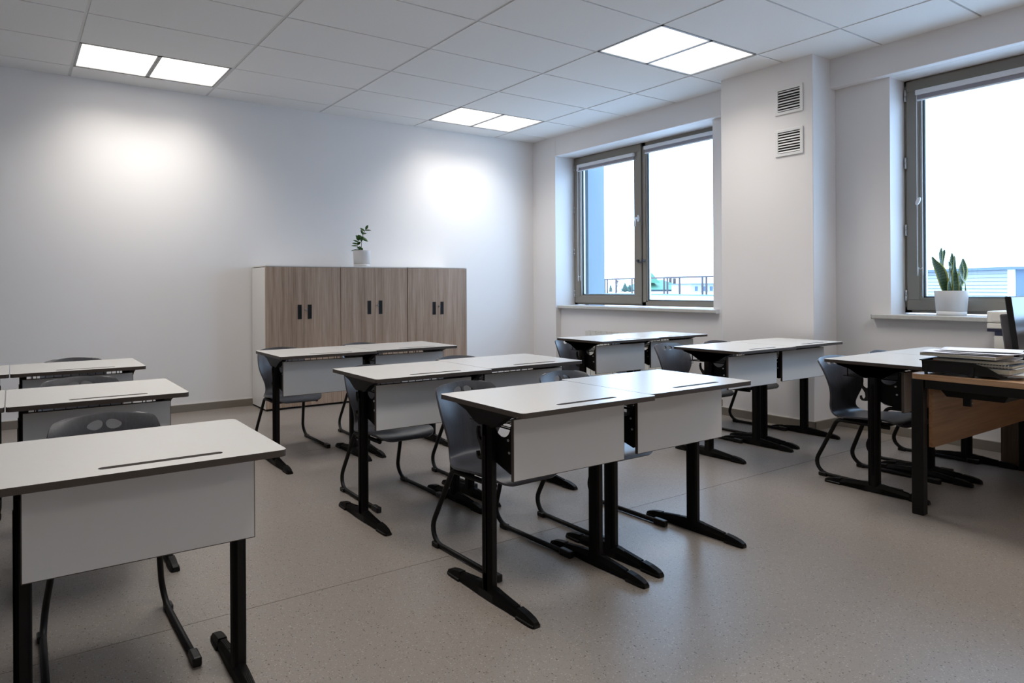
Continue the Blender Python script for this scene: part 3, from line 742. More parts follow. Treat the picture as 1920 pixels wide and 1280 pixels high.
# ---------------------------------------------------------------- chair prototype (origin: floor, between the rear pads; sitter faces -y)
def make_chair():
    root = empty('school_chair')
    prof = [(0.052, 0.736, .134, .018), (0.0505, 0.733, .158, .022), (0.047, 0.724, .172, .027), (0.040, 0.704, .180, .034), (0.034, 0.683, .185, .042), (0.027, 0.655, .189, .050), (0.017, 0.618, .191, .058), (0.008, 0.58, .188, .061), (0.001, 0.545, .176, .056),
            (-0.004, 0.505, .158, .044), (-0.009, 0.47, .142, .029), (-0.014, 0.44, .133, .016), (-0.026, 0.413, .133, .006), (-0.046, 0.392, .143, 0), (-0.075, 0.379, .160, -.002), (-0.115, 0.375, .178, 0), (-0.165, 0.378, .190, 0),
            (-0.22, 0.384, .196, 0), (-0.28, 0.390, .197, 0), (-0.335, 0.394, .193, 0), (-0.375, 0.392, .185, 0), (-0.405, 0.385, .170, 0), (-0.422, 0.376, .148, 0), (-0.430, 0.368, .115, 0)]
    zlift = {15: .004, 16: .008, 17: .010, 18: .011, 19: .010, 20: .008}
    bm = bmesh.new(); nu = 16; rows = []
    for k, (y, z, hw, off) in enumerate(prof):
        row = []
        for q in range(nu+1):
            u = -1+2*q/nu
            zz = z+zlift.get(k, 0)*u*u
            zz -= (0.013, 0.012, 0.010, 0.006, 0.002)[k]*u*u if k <= 4 else 0
            row.append(bm.verts.new((hw*u, y-off*u*u, zz)))
        rows.append(row)
    for k in range(len(rows)-1):
        for q in range(nu):
            f = bm.faces.new((rows[k][q], rows[k][q+1], rows[k+1][q+1], rows[k+1][q])); f.smooth = True
    bmesh.ops.recalc_face_normals(bm, faces=bm.faces)
    me = bpy.data.meshes.new('seat_shell'); bm.to_mesh(me); bm.free(); me.materials.append(M['shell'])
    tmp = bpy.data.objects.new('tmp', me); COL.objects.link(tmp)
    sb = tmp.modifiers.new('s', 'SUBSURF'); sb.levels = 1; sb.render_levels = 1
    so = tmp.modifiers.new('t', 'SOLIDIFY'); so.thickness = 0.0095; so.offset = 0
    cut = MB()
    for s in (-1, 1):
        n = 20; ring = []
        for q in range(n):
            t = 2*PI*q/n; ex = 0.027*math.cos(t); ez = 0.0165*math.sin(t)
            egg = 1+0.22*s*math.cos(t)*(-1)
            ring.append((s*0.0315+ex, 0.697+ez*egg-0.10*s*ex))
        cut.prism(ring, -0.06, 0.14, 'Y')
    cme = cut.mesh('cut'); co = bpy.data.objects.new('cut', cme); COL.objects.link(co)
    bo = tmp.modifiers.new('b', 'BOOLEAN'); bo.object = co; bo.operation = 'DIFFERENCE'; bo.solver = 'EXACT'
    dg = bpy.context.evaluated_depsgraph_get(); dg.update()
    nm = bpy.data.meshes.new_from_object(tmp.evaluated_get(dg)); nm.name = 'seat_shell'
    bpy.data.objects.remove(tmp); bpy.data.objects.remove(co)
    nm.materials.clear(); nm.materials.append(M['shell'])
    for p in nm.polygons: p.use_smooth = True; p.material_index = 0
    sh = bpy.data.objects.new('seat_shell', nm); COL.objects.link(sh); sh.parent = root
    es = sh.modifiers.new('edges', 'EDGE_SPLIT'); es.split_angle = math.radians(40)
    for s in (-1, 1):
        path = fillet([(s*0.150, -0.36, 0.357), (s*0.158, -0.085, 0.357), (s*0.200, 0.052, 0.014), (s*0.207, -0.43, 0.014)], [0.035, 0.075], 8)
        fo = MB().tube(path, 0.0115, 10).build('side_frame', 'black', root)
        p = MB(); p.box(s*0.205-0.015, s*0.205+0.015, -0.05, -0.005, 0.0, 0.024, bev=0.004); p.build('rear_pad', 'black_pl', fo)
        p = MB(); p.box(s*0.207-0.015, s*0.207+0.015, -0.450, -0.385, 0.0, 0.031, bev=0.006, seg=2); p.build('end_cap', 'black_pl', fo)
    cb = MB()
    for y in (-0.31, -0.125):
        cb.tube([(-0.15, y, 0.357), (0.15, y, 0.357)], 0.0105, 10)
    cb.build('crossbar', 'black', root)
    for s in (-1, 1): MB().box(s*0.10-0.03, s*0.10+0.03, -0.32, -0.10, 0.362, 0.372, bev=0.002).build('seat_mount', 'black_pl', root)
    return root

proto_d = make_desk(); first_d = [True]
def place_desk(cx, cy, dh, label, rz=0.0, sx=1.0):
    o = proto_d if first_d[0] else copy_tree(proto_d); first_d[0] = False
    o.location = (cx, cy, 0); o.rotation_euler = (0, 0, rz); o.scale = (sx, 1, dh/DH)
    return tag(o, label, 'desk', 'white topped single school desks')
proto_c = make_chair(); first_c = [True]
def place_chair(cx, cy, rz, label, hz=1.0):
    o = proto_c if first_c[0] else copy_tree(proto_c); first_c[0] = False
    o.location = (cx, cy, 0); o.rotation_euler = (0, 0, math.radians(rz)); o.scale = (1, 1, hz)
    return tag(o, label, 'chair', 'slate grey school chairs behind the desks')

# middle block
place_desk(1.846, 1.895, 0.745, 'white desk at centre foreground, left of its pair, chair tucked behind')
place_desk(2.550, 1.925, 0.745, 'white desk at centre foreground whose top reflects the window brightly')
place_desk(1.829, 2.870, 0.745, 'left desk of the middle block second row, behind the foreground pair')
place_desk(2.532, 2.905, 0.745, 'right desk of the middle block second row, ticks of basket wire below top')
place_desk(1.810, 4.060, 0.745, 'left desk of the pair standing in front of the wooden cabinets')
place_desk(2.512, 4.090, 0.745, 'right desk of the pair standing in front of the wooden cabinets')
# right block
place_desk(4.340, 3.735, 0.745, 'left desk of the pair below the far corner window')
place_desk(5.045, 3.765, 0.745, 'desk nearest the far corner window and its radiator')
place_desk(4.465, 2.715, 0.743, 'left desk of the pair that reaches the column')
place_desk(5.168, 2.740, 0.743, 'desk touching the square column below the vents')
place_desk(4.520, 1.750, 0.740, 'white desk beside the paper tray, right behind the teacher desk corner')
dk = place_desk(5.223, 1.750, 0.740, 'white desk mostly hidden behind the stack of papers')
for c in list(dk.children):
    if c.name.startswith('bag_hook'): bpy.data.objects.remove(c)
# left block
place_desk(0.307, 1.903, 0.734, 'largest white desk at the bottom left with broad grey front panel', sx=0.99)
place_desk(0.3135, 2.990, 0.742, 'left block desk of the second row, right of the seam', sx=0.95)
place_desk(0.3265, 4.060, 0.742, 'left block desk of the last row, right of the seam', sx=0.95)
place_desk(-0.391, 1.903, 0.734, 'desk at the left photo edge joined to the largest foreground desk', sx=0.99)
place_desk(-0.356, 2.990, 0.742, 'desk cut by the left photo edge in the second row', sx=0.95)
place_desk(-0.343, 4.060, 0.742, 'desk cut by the left photo edge in the last row', sx=0.95)

place_chair(1.868, 2.440, 2, 'slate chair with two grip holes tucked behind the foreground centre left desk', 0.985)
place_chair(2.552, 2.475, 0, 'slate chair behind the foreground desk that reflects the window', 0.982)
place_chair(1.862, 3.365, 0, 'slate chair behind the left desk of the middle second row', 0.968)
place_chair(2.545, 3.425, 0, 'slate chair behind the right desk of the middle second row, rim just showing', 0.980)
place_chair(1.812, 4.740, -1, 'slate chair between the cabinets and the left desk before them', 0.970)
place_chair(2.530, 4.760, 0, 'slate chair between the cabinets and the right desk before them', 0.972)
place_chair(4.378, 4.190, 0, 'slate chair nearest the far corner pier, blue with window light', 0.968)
place_chair(5.080, 4.210, 0, 'slate chair right below the far window, only its rim visible', 0.968)
place_chair(4.500, 3.255, 0, 'slate chair with its whole round back visible left of the column', 0.986)
place_chair(5.205, 3.310, 0, 'slate chair squeezed between column desk and wall, small top with holes', 0.962)
place_chair(4.543, 2.090, -4, 'slate chair seen fully from the side at the right, near the teacher desk', 0.986)
place_chair(5.260, 2.130, 0, 'slate chair second from the viewer at right, blue rim above desk', 0.972)
place_chair(0.288, 2.470, 0, 'slate chair behind the largest bottom left desk, grip holes showing', 0.990)
place_chair(0.296, 3.510, 0, 'slate chair behind the second row desk of the left block', 1.005)
place_chair(0.345, 4.560, 0, 'slate chair behind the last row desk of the left block', 0.998)

# ---------------------------------------------------------------- teacher desk
TX, TY, TZ = 4.000, 1.505, 0.7205
td = empty('teacher_desk', (TX, TY, 0)); tag(td, 'oak topped teacher desk on a black square steel frame at the right edge', 'desk')
tw, tdp = 1.55, 0.86
t = MB(); rr = 0.035
out = arc(tw-rr, -rr, rr, 0, 90, 3)+arc(rr, -rr, rr, 90, 180, 6)+arc(rr, -tdp+rr, rr, 180, 270, 6)+arc(tw-rr, -tdp+rr, rr, 270, 360, 3)
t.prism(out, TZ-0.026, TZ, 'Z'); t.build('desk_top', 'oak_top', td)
fz = TZ-0.026
for sx in (0, 1):
    xa = 0.004 if sx == 0 else tw-0.058
    for sy in (0, 1):
        ya = -0.054 if sy == 0 else -tdp+0.012
        MB().box(xa, xa+0.05, ya, ya+0.05, 0.0, fz, bev=0.003).build('leg', 'black', td)
    MB().box(xa, xa+0.05, -tdp+0.062, -0.062, fz-0.045, fz-0.001, bev=0.002).build('side_beam', 'black', td)
MB().box(0.058, tw-0.058, -0.15, -0.11, fz-0.045, fz-0.001).build('cross_beam', 'black', td)
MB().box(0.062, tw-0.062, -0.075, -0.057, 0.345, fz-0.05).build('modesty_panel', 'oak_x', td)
ct = MB(); ct.prism([(-0.36, fz-0.045), (-0.34, fz-0.085), (-0.12, fz-0.085), (-0.09, fz-0.045)], 0.09, 0.40, 'X'); ct.box(0.105, 0.125, -0.21, -0.18, fz-0.125, fz-0.08); ct.build('cable_tray', 'black', td)
MB().tube([(0.115, -0.211, fz-0.108), (0.115, -0.214, fz-0.108)], 0.003, 8).build('screw', 'silver', td)

# wall cabinet beyond, printer on it
wc = empty('low_oak_cabinet', (5.63, 1.62, 0)); tag(wc, 'low oak cabinet against the window wall under the printer', 'cabinet')
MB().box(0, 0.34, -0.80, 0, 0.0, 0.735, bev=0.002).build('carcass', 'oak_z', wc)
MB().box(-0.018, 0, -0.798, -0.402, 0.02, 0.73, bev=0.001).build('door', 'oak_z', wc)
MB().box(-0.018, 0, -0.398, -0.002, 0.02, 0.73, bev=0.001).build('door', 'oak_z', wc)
pr = empty('printer', (5.66, 1.70, 0.735)); tag(pr, 'white office printer with a navy blue band, half behind the monitor', 'printer')
MB().box(0, 0.30, -0.46, -0.035, 0.0, 0.10, bev=0.006).build('printer_base', 'cream_pl', pr)
pn = MB(); pn.box(0.002, 0.30, -0.45, -0.04, 0.10, 0.125); pn.box(0.002, 0.30, -0.45, -0.001, 0.125, 0.145, bev=0.002); pn.build('navy_band', 'navy', pr)
pb = MB(); pb.box(0, 0.30, -0.46, 0, 0.145, 0.183, bev=0.006); p1 = pb.build('scanner_body', 'cream_pl', pr)
sl = MB()
for k in range(3): sl.box(-0.001, 0.002, -0.10, -0.075, 0.155+0.007*k, 0.1575+0.007*k)
sl.build('vent_slot', 'cover_d', p1)
pb = MB(); pb.box(0, 0.30, -0.46, 0, 0.186, 0.262, bev=0.006); pb.box(-0.002, 0.01, -0.42, -0.025, 0.196, 0.252, bev=0.002); pb.build('scanner_lid', 'cream_pl', pr)
MB().box(0.06, 0.26, -0.40, -0.08, 0.262, 0.272, bev=0.003).build('paper_feeder', 'white_pl', pr)

# monitor, facing the teacher's seat, leaning back
mo = empty('monitor', (4.465, 1.215, TZ)); tag(mo, 'thin black monitor cut by the right edge, blue window reflection on screen', 'monitor')
lean = Matrix.Rotation(math.radians(-6), 3, 'X')
def L(o): o.matrix_local = Matrix.Translation((0, 0, 0.07)) @ lean.to_4x4(); return o
hs = L(MB().box(0, 0.56, -0.002, 0.022, 0, 0.325, bev=0.003).build('housing', 'black_pl', mo))
scr = MB().box(0.006, 0.554, -0.0035, -0.002, 0.018, 0.319).build('screen', 'screen', mo); L(scr)
L(MB().box(0.02, 0.51, 0.022, 0.058, 0.02, 0.235, bev=0.006).build('rear_housing', 'grey_pl', mo))
MB().box(0.25, 0.31, 0.035, 0.065, 0.01, 0.20).build('stand_neck', 'black_pl', mo)
MB().box(0.16, 0.40, -0.06, 0.12, 0.0, 0.012, bev=0.004).build('stand_base', 'black_pl', mo)
ph = empty('desk_device', (4.36, 1.30, TZ)); tag(ph, 'small rounded black desk device between papers and monitor', 'device')
MB().lathe([(0.03, 0), (0.04, 0.004), (0.038, 0.02), (0.02, 0.05), (0.012, 0.06)], 0, 0, 16).build('device_body', 'black_pl', ph)
MB().tube(smooth_path([(0, 0, 0.05), (0.02, -0.01, 0.075), (0.05, -0.01, 0.07), (0.07, -0.02, 0.07)]), 0.003, 6).build('cable', 'black_pl', ph)

# letter tray with papers
ta = math.radians(3)
tr = empty('letter_tray', (4.022, 1.468, TZ), ta); tag(tr, 'black open letter tray on the corner of the teacher desk', 'tray')
TL, TWd = 0.335, 0.25        # runs towards -y, width towards +x
b = MB()
b.box(0.01, TWd-0.01, -TL+0.02, -0.01, 0.012, 0.015)
side = [(-0.0, 0.074), (-0.004, 0.068), (-0.010, 0.012), (-0.32, 0.012), (-0.335, 0.014), (-0.30, 0.026), (-0.255, 0.056), (-0.21, 0.070), (-0.12, 0.071)]
b.prism(side, 0.004, 0.007, 'X'); b.prism(side, TWd-0.007, TWd-0.004, 'X')
b.box(-0.003, 0.008, -0.21, 0.003, 0.069, 0.073); b.box(TWd-0.008, TWd+0.003, -0.21, 0.003, 0.069, 0.073)
b.box(0.004, TWd-0.004, -0.010, -0.006, 0.012, 0.070); b.box(-0.003, TWd+0.003, -0.010, 0.003, 0.069, 0.074)
b.build('tray_body', 'black_pl', tr)
for (fx, fy) in ((0.0, -0.02), (0.0, -0.20), (TWd-0.01, -0.02), (TWd-0.01, -0.20)):
    MB().prism([(fy-0.007, 0), (fy+0.003, 0), (fy+0.007, 0.05), (fy-0.009, 0.05)], fx-0.001, fx+0.012, 'X').build('tray_foot', 'black_pl', tr)

def stack_item(name, label, cat, m, x, y, z, w_, l_, h, rz, cover=None):
    o = MB().box(-w_/2, w_/2, -l_/2, l_/2, 0, h, bev=min(0.0008, h*0.3)).build(name, m)
    o.location = (x, y, z); o.rotation_euler = (0, 0, math.radians(rz))
    if cover:
        c = MB(); c.box(-w_/2-0.001, w_/2+0.001, -l_/2-0.001, l_/2+0.001, h, h+0.0012); c.box(-w_/2-0.001, w_/2+0.001, -l_/2-0.001, l_/2+0.001, -0.0012, 0)
        c.build('cover', cover, o)
    return tag(o, label, cat, 'papers and notebooks in the letter tray')
z = TZ+0.0165; cx, cy = 4.168, 1.285
stack_item('paper_stack', 'loose curled pages at the very bottom of the tray stack', 'papers', 'paper_g', cx+0.01, cy-0.03, z, 0.21, 0.297, 0.010, 6); z += 0.0112
stack_item('notebook', 'thick pale notebook low in the tray, pages sticking out at the front', 'notebook', 'paper_y', cx, cy-0.01, z+0.0015, 0.20, 0.285, 0.018, -3, 'paper'); z += 0.0215
stack_item('magazine', 'thin grey magazine lying under the spiral notebook', 'magazine', 'paper_g', cx+0.01, cy-0.02, z, 0.205, 0.28, 0.005, 3); z += 0.006
sp = stack_item('spiral_notebook', 'wire bound notebook with its metal coil facing the viewer', 'notebook', 'paper_y', cx+0.004, cy-0.01, z+0.0015, 0.21, 0.285, 0.010, 1, 'cover_d')
co = MB()
for k in range(24):
    yy = -0.130+k*0.0113
    co.tube([(-0.105-0.004+0.008*math.cos(a), yy, 0.005+0.0085*math.sin(a)) for a in [2*PI*q/10 for q in range(10)]], 0.0014, 5, closed=True)
co.build('wire_coil', 'silver', sp); z += 0.0155
stack_item('notebook', 'buff edged notebook resting on the coil bound one', 'notebook', 'paper_y', cx+0.008, cy+0.005, z+0.0015, 0.215, 0.275, 0.010, -4, 'paper_g'); z += 0.0135
stack_item('magazine', 'printed booklet pushed out to the right of the pile', 'magazine', 'paper_g', cx+0.05, cy+0.01, z, 0.21, 0.285, 0.007, 7); z += 0.0082
stack_item('notebook', 'notebook second from the top of the pile, leaning out to the left', 'notebook', 'paper_y', cx-0.012, cy+0.045, z+0.0015, 0.21, 0.297, 0.012, -2, 'paper'); z += 0.015
def sheet(label, x, y, z, rz, bend, w_=0.21, l_=0.297):
    bm = bmesh.new(); nx, ny = 8, 10; V = []
    for i in range(nx+1):
        for j in range(ny+1):
            u, v = i/nx-0.5, j/ny-0.5
            zz = bend*(abs(v*2)**2.2)*(0.5+u)+0.002*math.sin(5*u+3*v)+0.0025
            V.append(bm.verts.new((u*w_, v*l_, zz)))
    for i in range(nx):
        for j in range(ny):
            f = bm.faces.new((V[i*(ny+1)+j], V[(i+1)*(ny+1)+j], V[(i+1)*(ny+1)+j+1], V[i*(ny+1)+j+1])); f.smooth = True
    me = bpy.data.meshes.new('paper_sheet'); bm.to_mesh(me); bm.free(); me.materials.append(M['paper'])
    o = inst('paper_sheet', me, None, (x, y, z), (0, 0, math.radians(rz)))
    so = o.modifiers.new('t', 'SOLIDIFY'); so.thickness = 0.0004
    return tag(o, label, 'paper', 'papers and notebooks in the letter tray')
sheet('lower white sheet on top of the pile with its corner hanging to the left', cx-0.01, cy+0.05, z+0.004, 4, 0.002)
sheet('topmost white sheet of the pile, slightly curled', cx+0.02, cy-0.005, z+0.0085, -9, 0.003)
sheet('white sheet fanned out to the right of the pile', cx+0.075, cy+0.01, z+0.014, 12, 0.001)
rp = MB().tube([(0, 0, 0), (0.03, -0.02, 0.0)], 0.006, 8).build('eraser', 'red'); rp.location = (4.05, 1.43, TZ+0.066); tag(rp, 'small red object lying in the back corner of the tray', 'eraser')
pc = MB().tube([(0, 0, 0.004), (0.12, 0.03, 0.004)], 0.0038, 6).build('pencil', 'pencil'); pc.location = (4.27, 1.14, TZ); tag(pc, 'orange pencil on the desk at the right photo edge', 'pencil')

# ---------------------------------------------------------------- potted plants
def pot(parent, r_top, r_bot, h, zsplit):
    p = MB(); p.lathe([(r_bot+0.002, zsplit), (r_top, h-0.002), (r_top, h), (r_top-0.005, h), (r_top-0.007, h-0.03), (0.001, h-0.031)], 0, 0, 40); p.build('pot', 'pot', parent)
    s = MB(); s.lathe([(r_bot-0.004, 0.0), (r_bot, 0.002), (r_bot+0.0015, zsplit-0.002), (r_bot-0.003, zsplit)], 0, 0, 40); s.build('saucer', 'pot', parent)
    e = MB(); e.lathe([(r_top-0.008, h-0.030), (r_top-0.009, h-0.022), (0.001, h-0.018)], 0, 0, 24); e.build('soil', 'soil', parent)
def leaf_mesh(mb, base, dir_, nrm, length, width, droop=0.1):
    base = Vector(base); d = Vector(dir_).normalized(); nv = Vector(nrm); sd = d.cross(nv).normalized(); nv = sd.cross(d).normalized()
    n = 7; Lf, Rf, Cf = [], [], []
    for k in range(n+1):
        t = k/n; w_ = width*math.sin(PI*min(1, t*0.93+0.05))**0.8*(1-0.25*t)
        p = base+d*length*t-nv*0+Vector((0, 0, -droop*length*t*t))
        Cf.append(mb.bm.verts.new(p)); Lf.append(mb.bm.verts.new(p+sd*w_/2+nv*w_*0.14)); Rf.append(mb.bm.verts.new(p-sd*w_/2+nv*w_*0.14))
    for k in range(n):
        for A_, B_ in ((Lf, Cf), (Cf, Rf)):
            f = mb.bm.faces.new((A_[k], A_[k+1], B_[k+1], B_[k])); f.smooth = True
pl = empty('zz_plant', (3.236, 6.05, HC)); tag(pl, 'small potted plant with glossy rounded leaves on top of the cabinets', 'potted plant')
pot(pl, 0.095, 0.085, 0.176, 0.032)
r0v = Vector((0.864, -0.503, 0))   # roughly across the view
def P3(a, z, d=0): return r0v*a+Vector((0.503, 0.864, 0))*d+Vector((0, 0, z))
for stem_pts, leaves in (
    ([(-0.006, .15), (-0.006, .20), (-.002, .26), (.004, .31), (.016, .35), (.030, .385), (.048, .405)],
     [(.31, 1, (1, .1, -.5), .062, .034), (.315, -1, (-.9, .0, .6), .05, .02), (.345, -1, (-.4, 0, 1), .06, .022), (.355, 1, (1, 0, .25), .032, .016), (.385, -1, (-.9, 0, .7), .055, .020), (.40, 1, (.45, 0, 1), .055, .026), (.392, 1, (1, 0, .10), .060, .012), (.31, 0, (.1, -1, .3), .05, .032), (.325, -1, (-.3, -.3, -1), .05, .03)]),
    ([(-.03, .15), (-.040, .19), (-.048, .23), (-.042, .27), (-.030, .31)],
     [(.185, -1, (-1, 0, -.05), .070, .015), (.20, 0, (.1, -1, .1), .058, .042), (.225, -1, (-1, 0, .15), .060, .014), (.21, 1, (.8, -.2, -.2), .05, .03), (.245, -1, (-1, 0, .3), .055, .018), (.25, 0, (.2, -1, .3), .055, .036), (.27, -1, (-1, 0, .45), .05, .018), (.285, 0, (.1, -.6, .8), .075, .042), (.30, -1, (-.6, 0, .9), .05, .024), (.24, 1, (.6, -.4, .5), .05, .034)]),
    ([(0.0, .15), (.002, .18), (.002, .20)], [(.175, 1, (.2, -.8, .6), .05, .03), (.17, -1, (-1, -.4, .3), .055, .026)])):
    pts = [P3(a, z) for a, z in stem_pts]
    MB().tube(smooth_path(pts, 4), 0.0035, 6).build('stem', 'stem', pl)
    for (z, sgn, d, ln, wd) in leaves:
        wd *= 1.3; ln *= 1.08
        # base point on the stem at height z
        b0 = pts[-1]
        for k in range(len(pts)-1):
            if pts[k].z <= z <= pts[k+1].z:
                tt = (z-pts[k].z)/(pts[k+1].z-pts[k].z); b0 = pts[k].lerp(pts[k+1], tt); break
        dv = r0v*d[0]+Vector((0.503, 0.864, 0))*d[1]+Vector((0, 0, d[2]))
        mb = MB(); leaf_mesh(mb, b0, dv, Vector((-0.4, -0.75, 0.5)), ln, wd); lo = mb.build('leaf', 'leaf', pl)
        sm = lo.modifiers.new('t', 'SOLIDIFY'); sm.thickness = 0.0012

sn = empty('snake_plant', (6.105, 2.035, ZS)); tag(sn, 'snake plant with yellow edged upright leaves in a white pot on the sill', 'potted plant')
pot(sn, 0.099, 0.087, 0.186, 0.034)
v_r = Vector((0.864, -0.503, 0)); v_d = Vector((0.503, 0.864, 0))
def snake_leaf(pts, widths, twist):
    """pts (across, height, depth); blade with two uv columns"""
    C = smooth_path([v_r*a+v_d*d+Vector((0, 0, z)) for a, z, d in pts], 5); n = len(C)
    bm = bmesh.new(); uvl = bm.loops.layers.uv.new('UVMap'); rows = []
    for k, c in enumerate(C):
        t = k/(n-1); q = t*(len(widths)-1); i = min(int(q), len(widths)-2); w_ = 1.15*(widths[i]+(widths[i+1]-widths[i])*(q-i))
        q2 = t*(len(twist)-1); i2 = min(int(q2), len(twist)-2); an = math.radians(twist[i2]+(twist[i2+1]-twist[i2])*(q2-i2))
        tan = (C[min(k+1, n-1)]-C[max(k-1, 0)]).normalized()
        side = v_r*math.cos(an)+v_d*math.sin(an); side = (side-tan*side.dot(tan)).normalized(); nv = side.cross(tan)
        row = []
        for j in range(7):
            u = -1+j/3.0
            row.append(bm.verts.new(c+side*(w_/2*u)+nv*(0.10*w_*u*u)))
        rows.append(row)
    for k in range(n-1):
        for j in range(6):
            f = bm.faces.new((rows[k][j], rows[k][j+1], rows[k+1][j+1], rows[k+1][j])); f.smooth = True
            for lp, (uu, vv) in zip(f.loops, ((j/6, k/(n-1)), ((j+1)/6, k/(n-1)), ((j+1)/6, (k+1)/(n-1)), (j/6, (k+1)/(n-1)))): lp[uvl].uv = (uu, vv)
    me = bpy.data.meshes.new('leaf'); bm.to_mesh(me); bm.free(); me.materials.append(M['snake'])
    o = inst('leaf', me, sn); sm = o.modifiers.new('t', 'SOLIDIFY'); sm.thickness = 0.002
sc = 0.155/160.0    # photo crop scale helper: pot top radius in metres per crop pixel
def sp_(px, py, d=0): return ((px-600)*0.00044, 0.186+(728-py)*0.000549, d)
snake_leaf([sp_(505, 735), sp_(470, 650), sp_(435, 520), sp_(385, 420), sp_(320, 340), sp_(275, 262)], [.045, .055, .068, .058, .034, .004], [0, -5, -10, 0])
snake_leaf([sp_(520, 735, .03), sp_(500, 560, .03), sp_(480, 400, .03), sp_(480, 280, .03), sp_(480, 220, .03), sp_(495, 138, .03)], [.02, .025, .022, .03, .030, .003], [20, 30, 10, 0])
snake_leaf([sp_(535, 735, -.02), sp_(520, 640, -.02), sp_(555, 520, -.02), sp_(552, 430, -.02), sp_(535, 370, -.02), sp_(518, 330, -.02)], [.04, .036, .014, .038, .026, .004], [0, 20, 75, 10, 20])
snake_leaf([sp_(540, 735, .04), sp_(535, 500, .04), sp_(530, 350, .04), sp_(535, 260, .04), sp_(555, 200, .04), sp_(575, 165, .04)], [.015, .02, .018, .028, .022, .003], [30, 10, -10])
snake_leaf([sp_(630, 735, .01), sp_(620, 600, .01), sp_(612, 460, .01), sp_(632, 340, .01), sp_(636, 270, .01), sp_(634, 210, .01)], [.045, .05, .03, .030, .022, .003], [0, 10, -10, 0])
snake_leaf([sp_(620, 735, -.03), sp_(612, 620, -.03), sp_(596, 480, -.03), sp_(592, 400, -.03), sp_(598, 320, -.03), sp_(600, 250, -.03)], [.034, .038, .034, .024, .014, .002], [-20, 10, 0])
snake_leaf([sp_(735, 735, -.05), sp_(735, 640, -.05), sp_(690, 570, -.05), sp_(668, 480, -.05), sp_(668, 400, -.05), sp_(680, 335, -.05)], [.03, .026, .026, .040, .026, .003], [60, 30, 0, 10])
snake_leaf([sp_(720, 735, .04), sp_(722, 640, .04), sp_(722, 560, .04), sp_(722, 480, .04), sp_(726, 440, .04), sp_(730, 402, .04)], [.028, .032, .034, .030, .018, .003], [0, 10])
snake_leaf([sp_(745, 735, .02), sp_(775, 640, .02), sp_(815, 540, .02), sp_(838, 450, .02), sp_(845, 360, .02), sp_(842, 285, .02)], [.025, .045, .068, .064, .036, .003], [0, 5, -5])
snake_leaf([sp_(700, 735, -.02), sp_(700, 680, -.02), sp_(710, 640, -.02), sp_(720, 610, -.02)], [.03, .034, .02, .003], [0, 20])

# ---------------------------------------------------------------- outside
def ray(px, py):
    v = f0*1205.43+R*(px-721.96)-U*(py-539.745); return v/1205.43
def at(px, py, depth):
    p = ray(px, py)*depth; return Vector((p.x, p.y, p.z+EYE))
ext = MB().box(XO, XO+0.30, 5.83, 6.45, -1, 4.2).build('outer_pier', 'ext'); tag(ext, 'pale blue grey outside pier seen through the far window left pane', 'pier')
gr = MB().box(XO+0.02, 110, -45, 140, 0.50, 0.60).build('flat_roof', 'snow'); tag(gr, 'pale flat roof stretching outside the windows', 'roof')
# parapet with railing along a line seen in window 1
A = at(1115, 524, 50); Bp = at(1345, 514, 36)
dirv = Vector((Bp.x-A.x, Bp.y-A.y, 0)); LN = dirv.length; dirv.normalize(); ang = math.atan2(dirv.y, dirv.x)
rl = empty('roof_railing', (A.x, A.y, 0.6), ang); tag(rl, 'thin reddish metal railing on the flat roof outside', 'railing')
hR = 1.12
for k in range(12):
    MB().box(-0.04, 0.04, -0.04, 0.04, 0, hR).build('post', 'rail', rl, (LN*(k+0.35)/11.3-1.0+(0.9 if k % 3 == 1 else 0), 0, 0))
MB().box(-3, LN+3, -0.035, 0.035, hR-0.04, hR+0.06).build('handrail', 'rail', rl)
MB().box(-6, LN+6, -0.3, 0.3, 0.0, 0.10).build('parapet_kerb', 'ext', rl)
# green roofed house
c = at(1252, 549, 75); gh = empty('green_roofed_house', (c.x, c.y, 0.6), math.atan2(r0.y, r0.x)); tag(gh, 'green hipped roof with small turret and chimneys beyond the railing', 'house')
k_ = 75/1205.43
def hip(mb, x0, x1, y0, y1, z0, z1, inset):
    lo = [(x0, y0, z0), (x1, y0, z0), (x1, y1, z0), (x0, y1, z0)]
    up_ = [(x0+inset, (y0+y1)/2-0.1, z1), (x1-inset, (y0+y1)/2-0.1, z1), (x1-inset, (y0+y1)/2+0.1, z1), (x0+inset, (y0+y1)/2+0.1, z1)]
    mb.loft([lo, up_])
m_ = MB(); m_.box(-38*k_, 38*k_, 0.5, 7, -3, 0.2); m_.build('house_wall', 'ext', gh)
m_ = MB(); hip(m_, -45*k_, 44*k_, 0, 8, 0.2, 22*k_, 26*k_); m_.build('roof', 'groof', gh)
m_ = MB(); hip(m_, -27*k_, -7*k_, 1, 3, 16*k_, 35*k_, 9.6*k_); m_.build('turret_roof', 'groof', gh)
for xx in (28, 36):
    MB().box(xx*k_-1.5*k_, xx*k_+1.5*k_, 3, 3.4, 8*k_, 25*k_).build('chimney', 'brickdark', gh)
c = at(1325, 549, 60); wh = empty('white_house', (c.x, c.y, 0.6), math.atan2(r0.y, r0.x)); tag(wh, 'pale low house with flat eaves at the right of the green roof', 'house')
k_ = 60/1205.43
MB().box(-30*k_, 20*k_, 0, 4, 0, 15*k_).build('house_wall', 'siding', wh); MB().box(-33*k_, 24*k_, -0.4, 4.4, 15*k_, 17*k_).build('roof', 'siding_d', wh)
for xx in (-22, -8, 6): MB().box(xx*k_, (xx+5)*k_, -0.05, 0.0, 3*k_, 11*k_).build('window', 'siding_d', wh)
